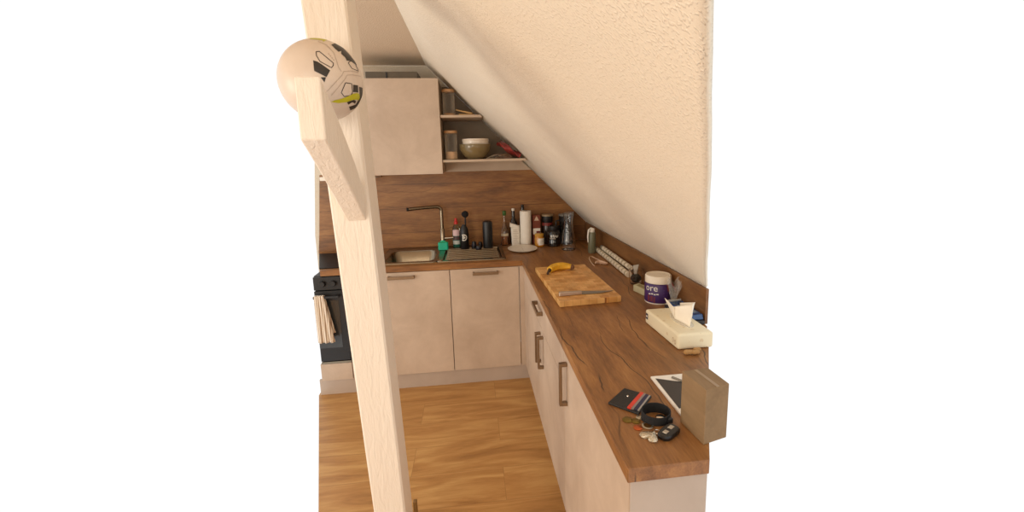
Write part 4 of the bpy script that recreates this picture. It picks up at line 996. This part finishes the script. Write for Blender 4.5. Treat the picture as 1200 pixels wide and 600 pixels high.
# coins
def coin(x, y, r, mt_, lb, ring=None, z0=0):
    t = thing('coin', (x, y, H+z0), lb, 'coin', 'coins beside the wallet')
    MB().lathe([(r*.97, 0), (r, .0004), (r, .0018), (r*.95, .0022)], (x, y, H+.0004+z0), 28).build('disc', mt_, t, smooth=True)
    if ring: MB().lathe([(r*.66, .0022), (r*.66, .0026), (.0005, .0026)], (x, y, H+.0004+z0), 24).build('centre', ring, t, smooth=True)
brass = plain('brass', srgb(130, 108, 50), .4, .8); copper = plain('copper', srgb(200, 104, 58), .35, .8); silver = plain('silver_coin', srgb(190, 180, 160), .3, .9)
coin(.066, -1.990, .0140, brass, 'dull brass coin farthest left beside the wallet'); coin(.0865, -2.000, .0125, brass, 'dull brass coin right of the leftmost one')
coin(.0810, -2.030, .0118, copper, 'single bright copper coin beside the silver heart')
coin(.1095, -2.026, .0155, silver, 'two tone coin with silver rim touching the watch strap', plain('coin_core', srgb(120, 84, 40), .4, .8))
coin(.1025, -1.985, .0100, silver, 'small silver coin half under the near edge of the watch')
# heart locket
t = thing('heart_keyring', (.094, -2.066, H), 'silver heart shaped keyring next to the black car key', 'keyring')
pts = []
for i in range(40):
    a = 2*PI*i/40; x = 16*math.sin(a)**3; y = 13*math.cos(a)-5*math.cos(2*a)-2*math.cos(3*a)-math.cos(4*a)
    k = .0016; th_ = 2.2; X, Y = x*k, y*k; pts.append((X*math.cos(th_)-Y*math.sin(th_), X*math.sin(th_)+Y*math.cos(th_)))
hx, hy = .0965, -2.074
mb = MB(); mb.rings([[(hx+x*s_, hy+y*s_, H+.0006+zz) for x, y in pts] for s_, zz in ((.95, 0), (1, .002), (1, .005), (.85, .0075), (.4, .0085))]); mb.build('heart', plain('engraved_silver', srgb(220, 208, 184), .25, .9, bump=.7, scale=180, var=.2), t, smooth=True)
mb = MB(); mb.tube([(hx+.026+.0085*math.cos(a), hy+.014+.0085*math.sin(a), H+.005) for a in [2*PI*i/24 for i in range(25)]], .0012, 6); mb.build('ring', M['chrome'], t, smooth=True)
# car key
t = thing('car_key', (.146, -2.052, H), 'black car key fob with silver buttons beside the heart keyring', 'key')
ang = .62; kc = Vector((.149, -2.070)); ux = Vector((math.cos(ang), math.sin(ang))); uy = Vector((-ux.y, ux.x))
def kp(a, b): q = kc+ux*a+uy*b; return (q.x, q.y)
mb = MB(); out = []
for i in range(32):
    a = 2*PI*i/32; X = .036*math.copysign(abs(math.cos(a))**.55, math.cos(a)); Y = .0195*math.copysign(abs(math.sin(a))**.7, math.sin(a))*(1+.1*math.cos(a)); out.append((X, Y))
mb.rings([[(*kp(x*s_, y*s_), H+.0006+zz) for x, y in out] for s_, zz in ((.93, 0), (1, .003), (1, .009), (.9, .0125), (.5, .0132))]); mb.build('fob', plain('fob_black', srgb(22, 20, 20), .3), t, smooth=True)
for (a, b, w_, h_) in ((-.012, .001, .0075, .006), (.016, .002, .0085, .006), (.002, .002, .004, .004)):
    MB().prism([kp(a-w_, b-h_), kp(a+w_, b-h_), kp(a+w_, b+h_), kp(a-w_, b+h_)], H+.0125, H+.0146).build('button', plain('silver_button', srgb(190, 178, 160), .35, .6) if w_ > .005 else M['black'], t, bevel=.001)
# tablet
t = thing('tablet', (.275, -1.87, H), 'white edged tablet with dark screen partly behind the cardboard box', 'tablet')
TP = [(.217, -1.998), (.330, -1.992), (.345, -1.778), (.220, -1.778)]
quadprism(TP, H+.0005, H+.0085).build('tablet_body', plain('tablet_white', srgb(238, 230, 216), .3), t, bevel=.002)
quadprism([(.2255, -1.972), (.322, -1.96), (.325, -1.842), (.2295, -1.796)], H+.0086, H+.0094).build('screen', plain('tablet_screen', srgb(48, 45, 44), .3), t)
t = thing('usb_stick', (.297, -1.815, H+.009), 'small grey stick lying on the white rim of the tablet', 'usb stick')
MB().prism([(.280, -1.803), (.302, -1.834), (.308, -1.829), (.286, -1.798)], H+.0092, H+.014).build('case', plain('stick_grey', srgb(128, 118, 104), .4), t, bevel=.001)
# cardboard box
t = thing('cardboard_box', (.26, -2.07, H), 'brown cardboard box standing at the near right end of the worktop', 'box')
BX = [(.2165, -2.125), (.290, -2.105), (.282, -2.015), (.2045, -2.022)]
card = wood('brown_card', 'Y', (srgb(116, 90, 60), srgb(134, 106, 72), srgb(150, 120, 84)), crack=0, across=5, rough=.8)
BH = .150
quadprism(BX, H+.0005, H+BH).build('carton', card, t, bevel=.0015)
mb = MB(); mb.prism([(.2045+.034, -2.022), (.2165+.034, -2.116), (.2165+.043, -2.113), (.2045+.043, -2.021)], H+BH, H+BH+.0006); mb.build('tape', plain('brown_tape', srgb(150, 122, 86), .4), t)
# small stick of wood by the foot of the post
tag(MB().box(-.648, -.632, -1.31, -1.29, 0.0005, .165).build('wooden_peg', wood('peg_wood', 'Z', (srgb(96, 66, 28), srgb(128, 92, 44), srgb(150, 112, 60)), crack=0), bevel=.002), 'short brown wooden peg standing on the floor behind the post', 'peg')
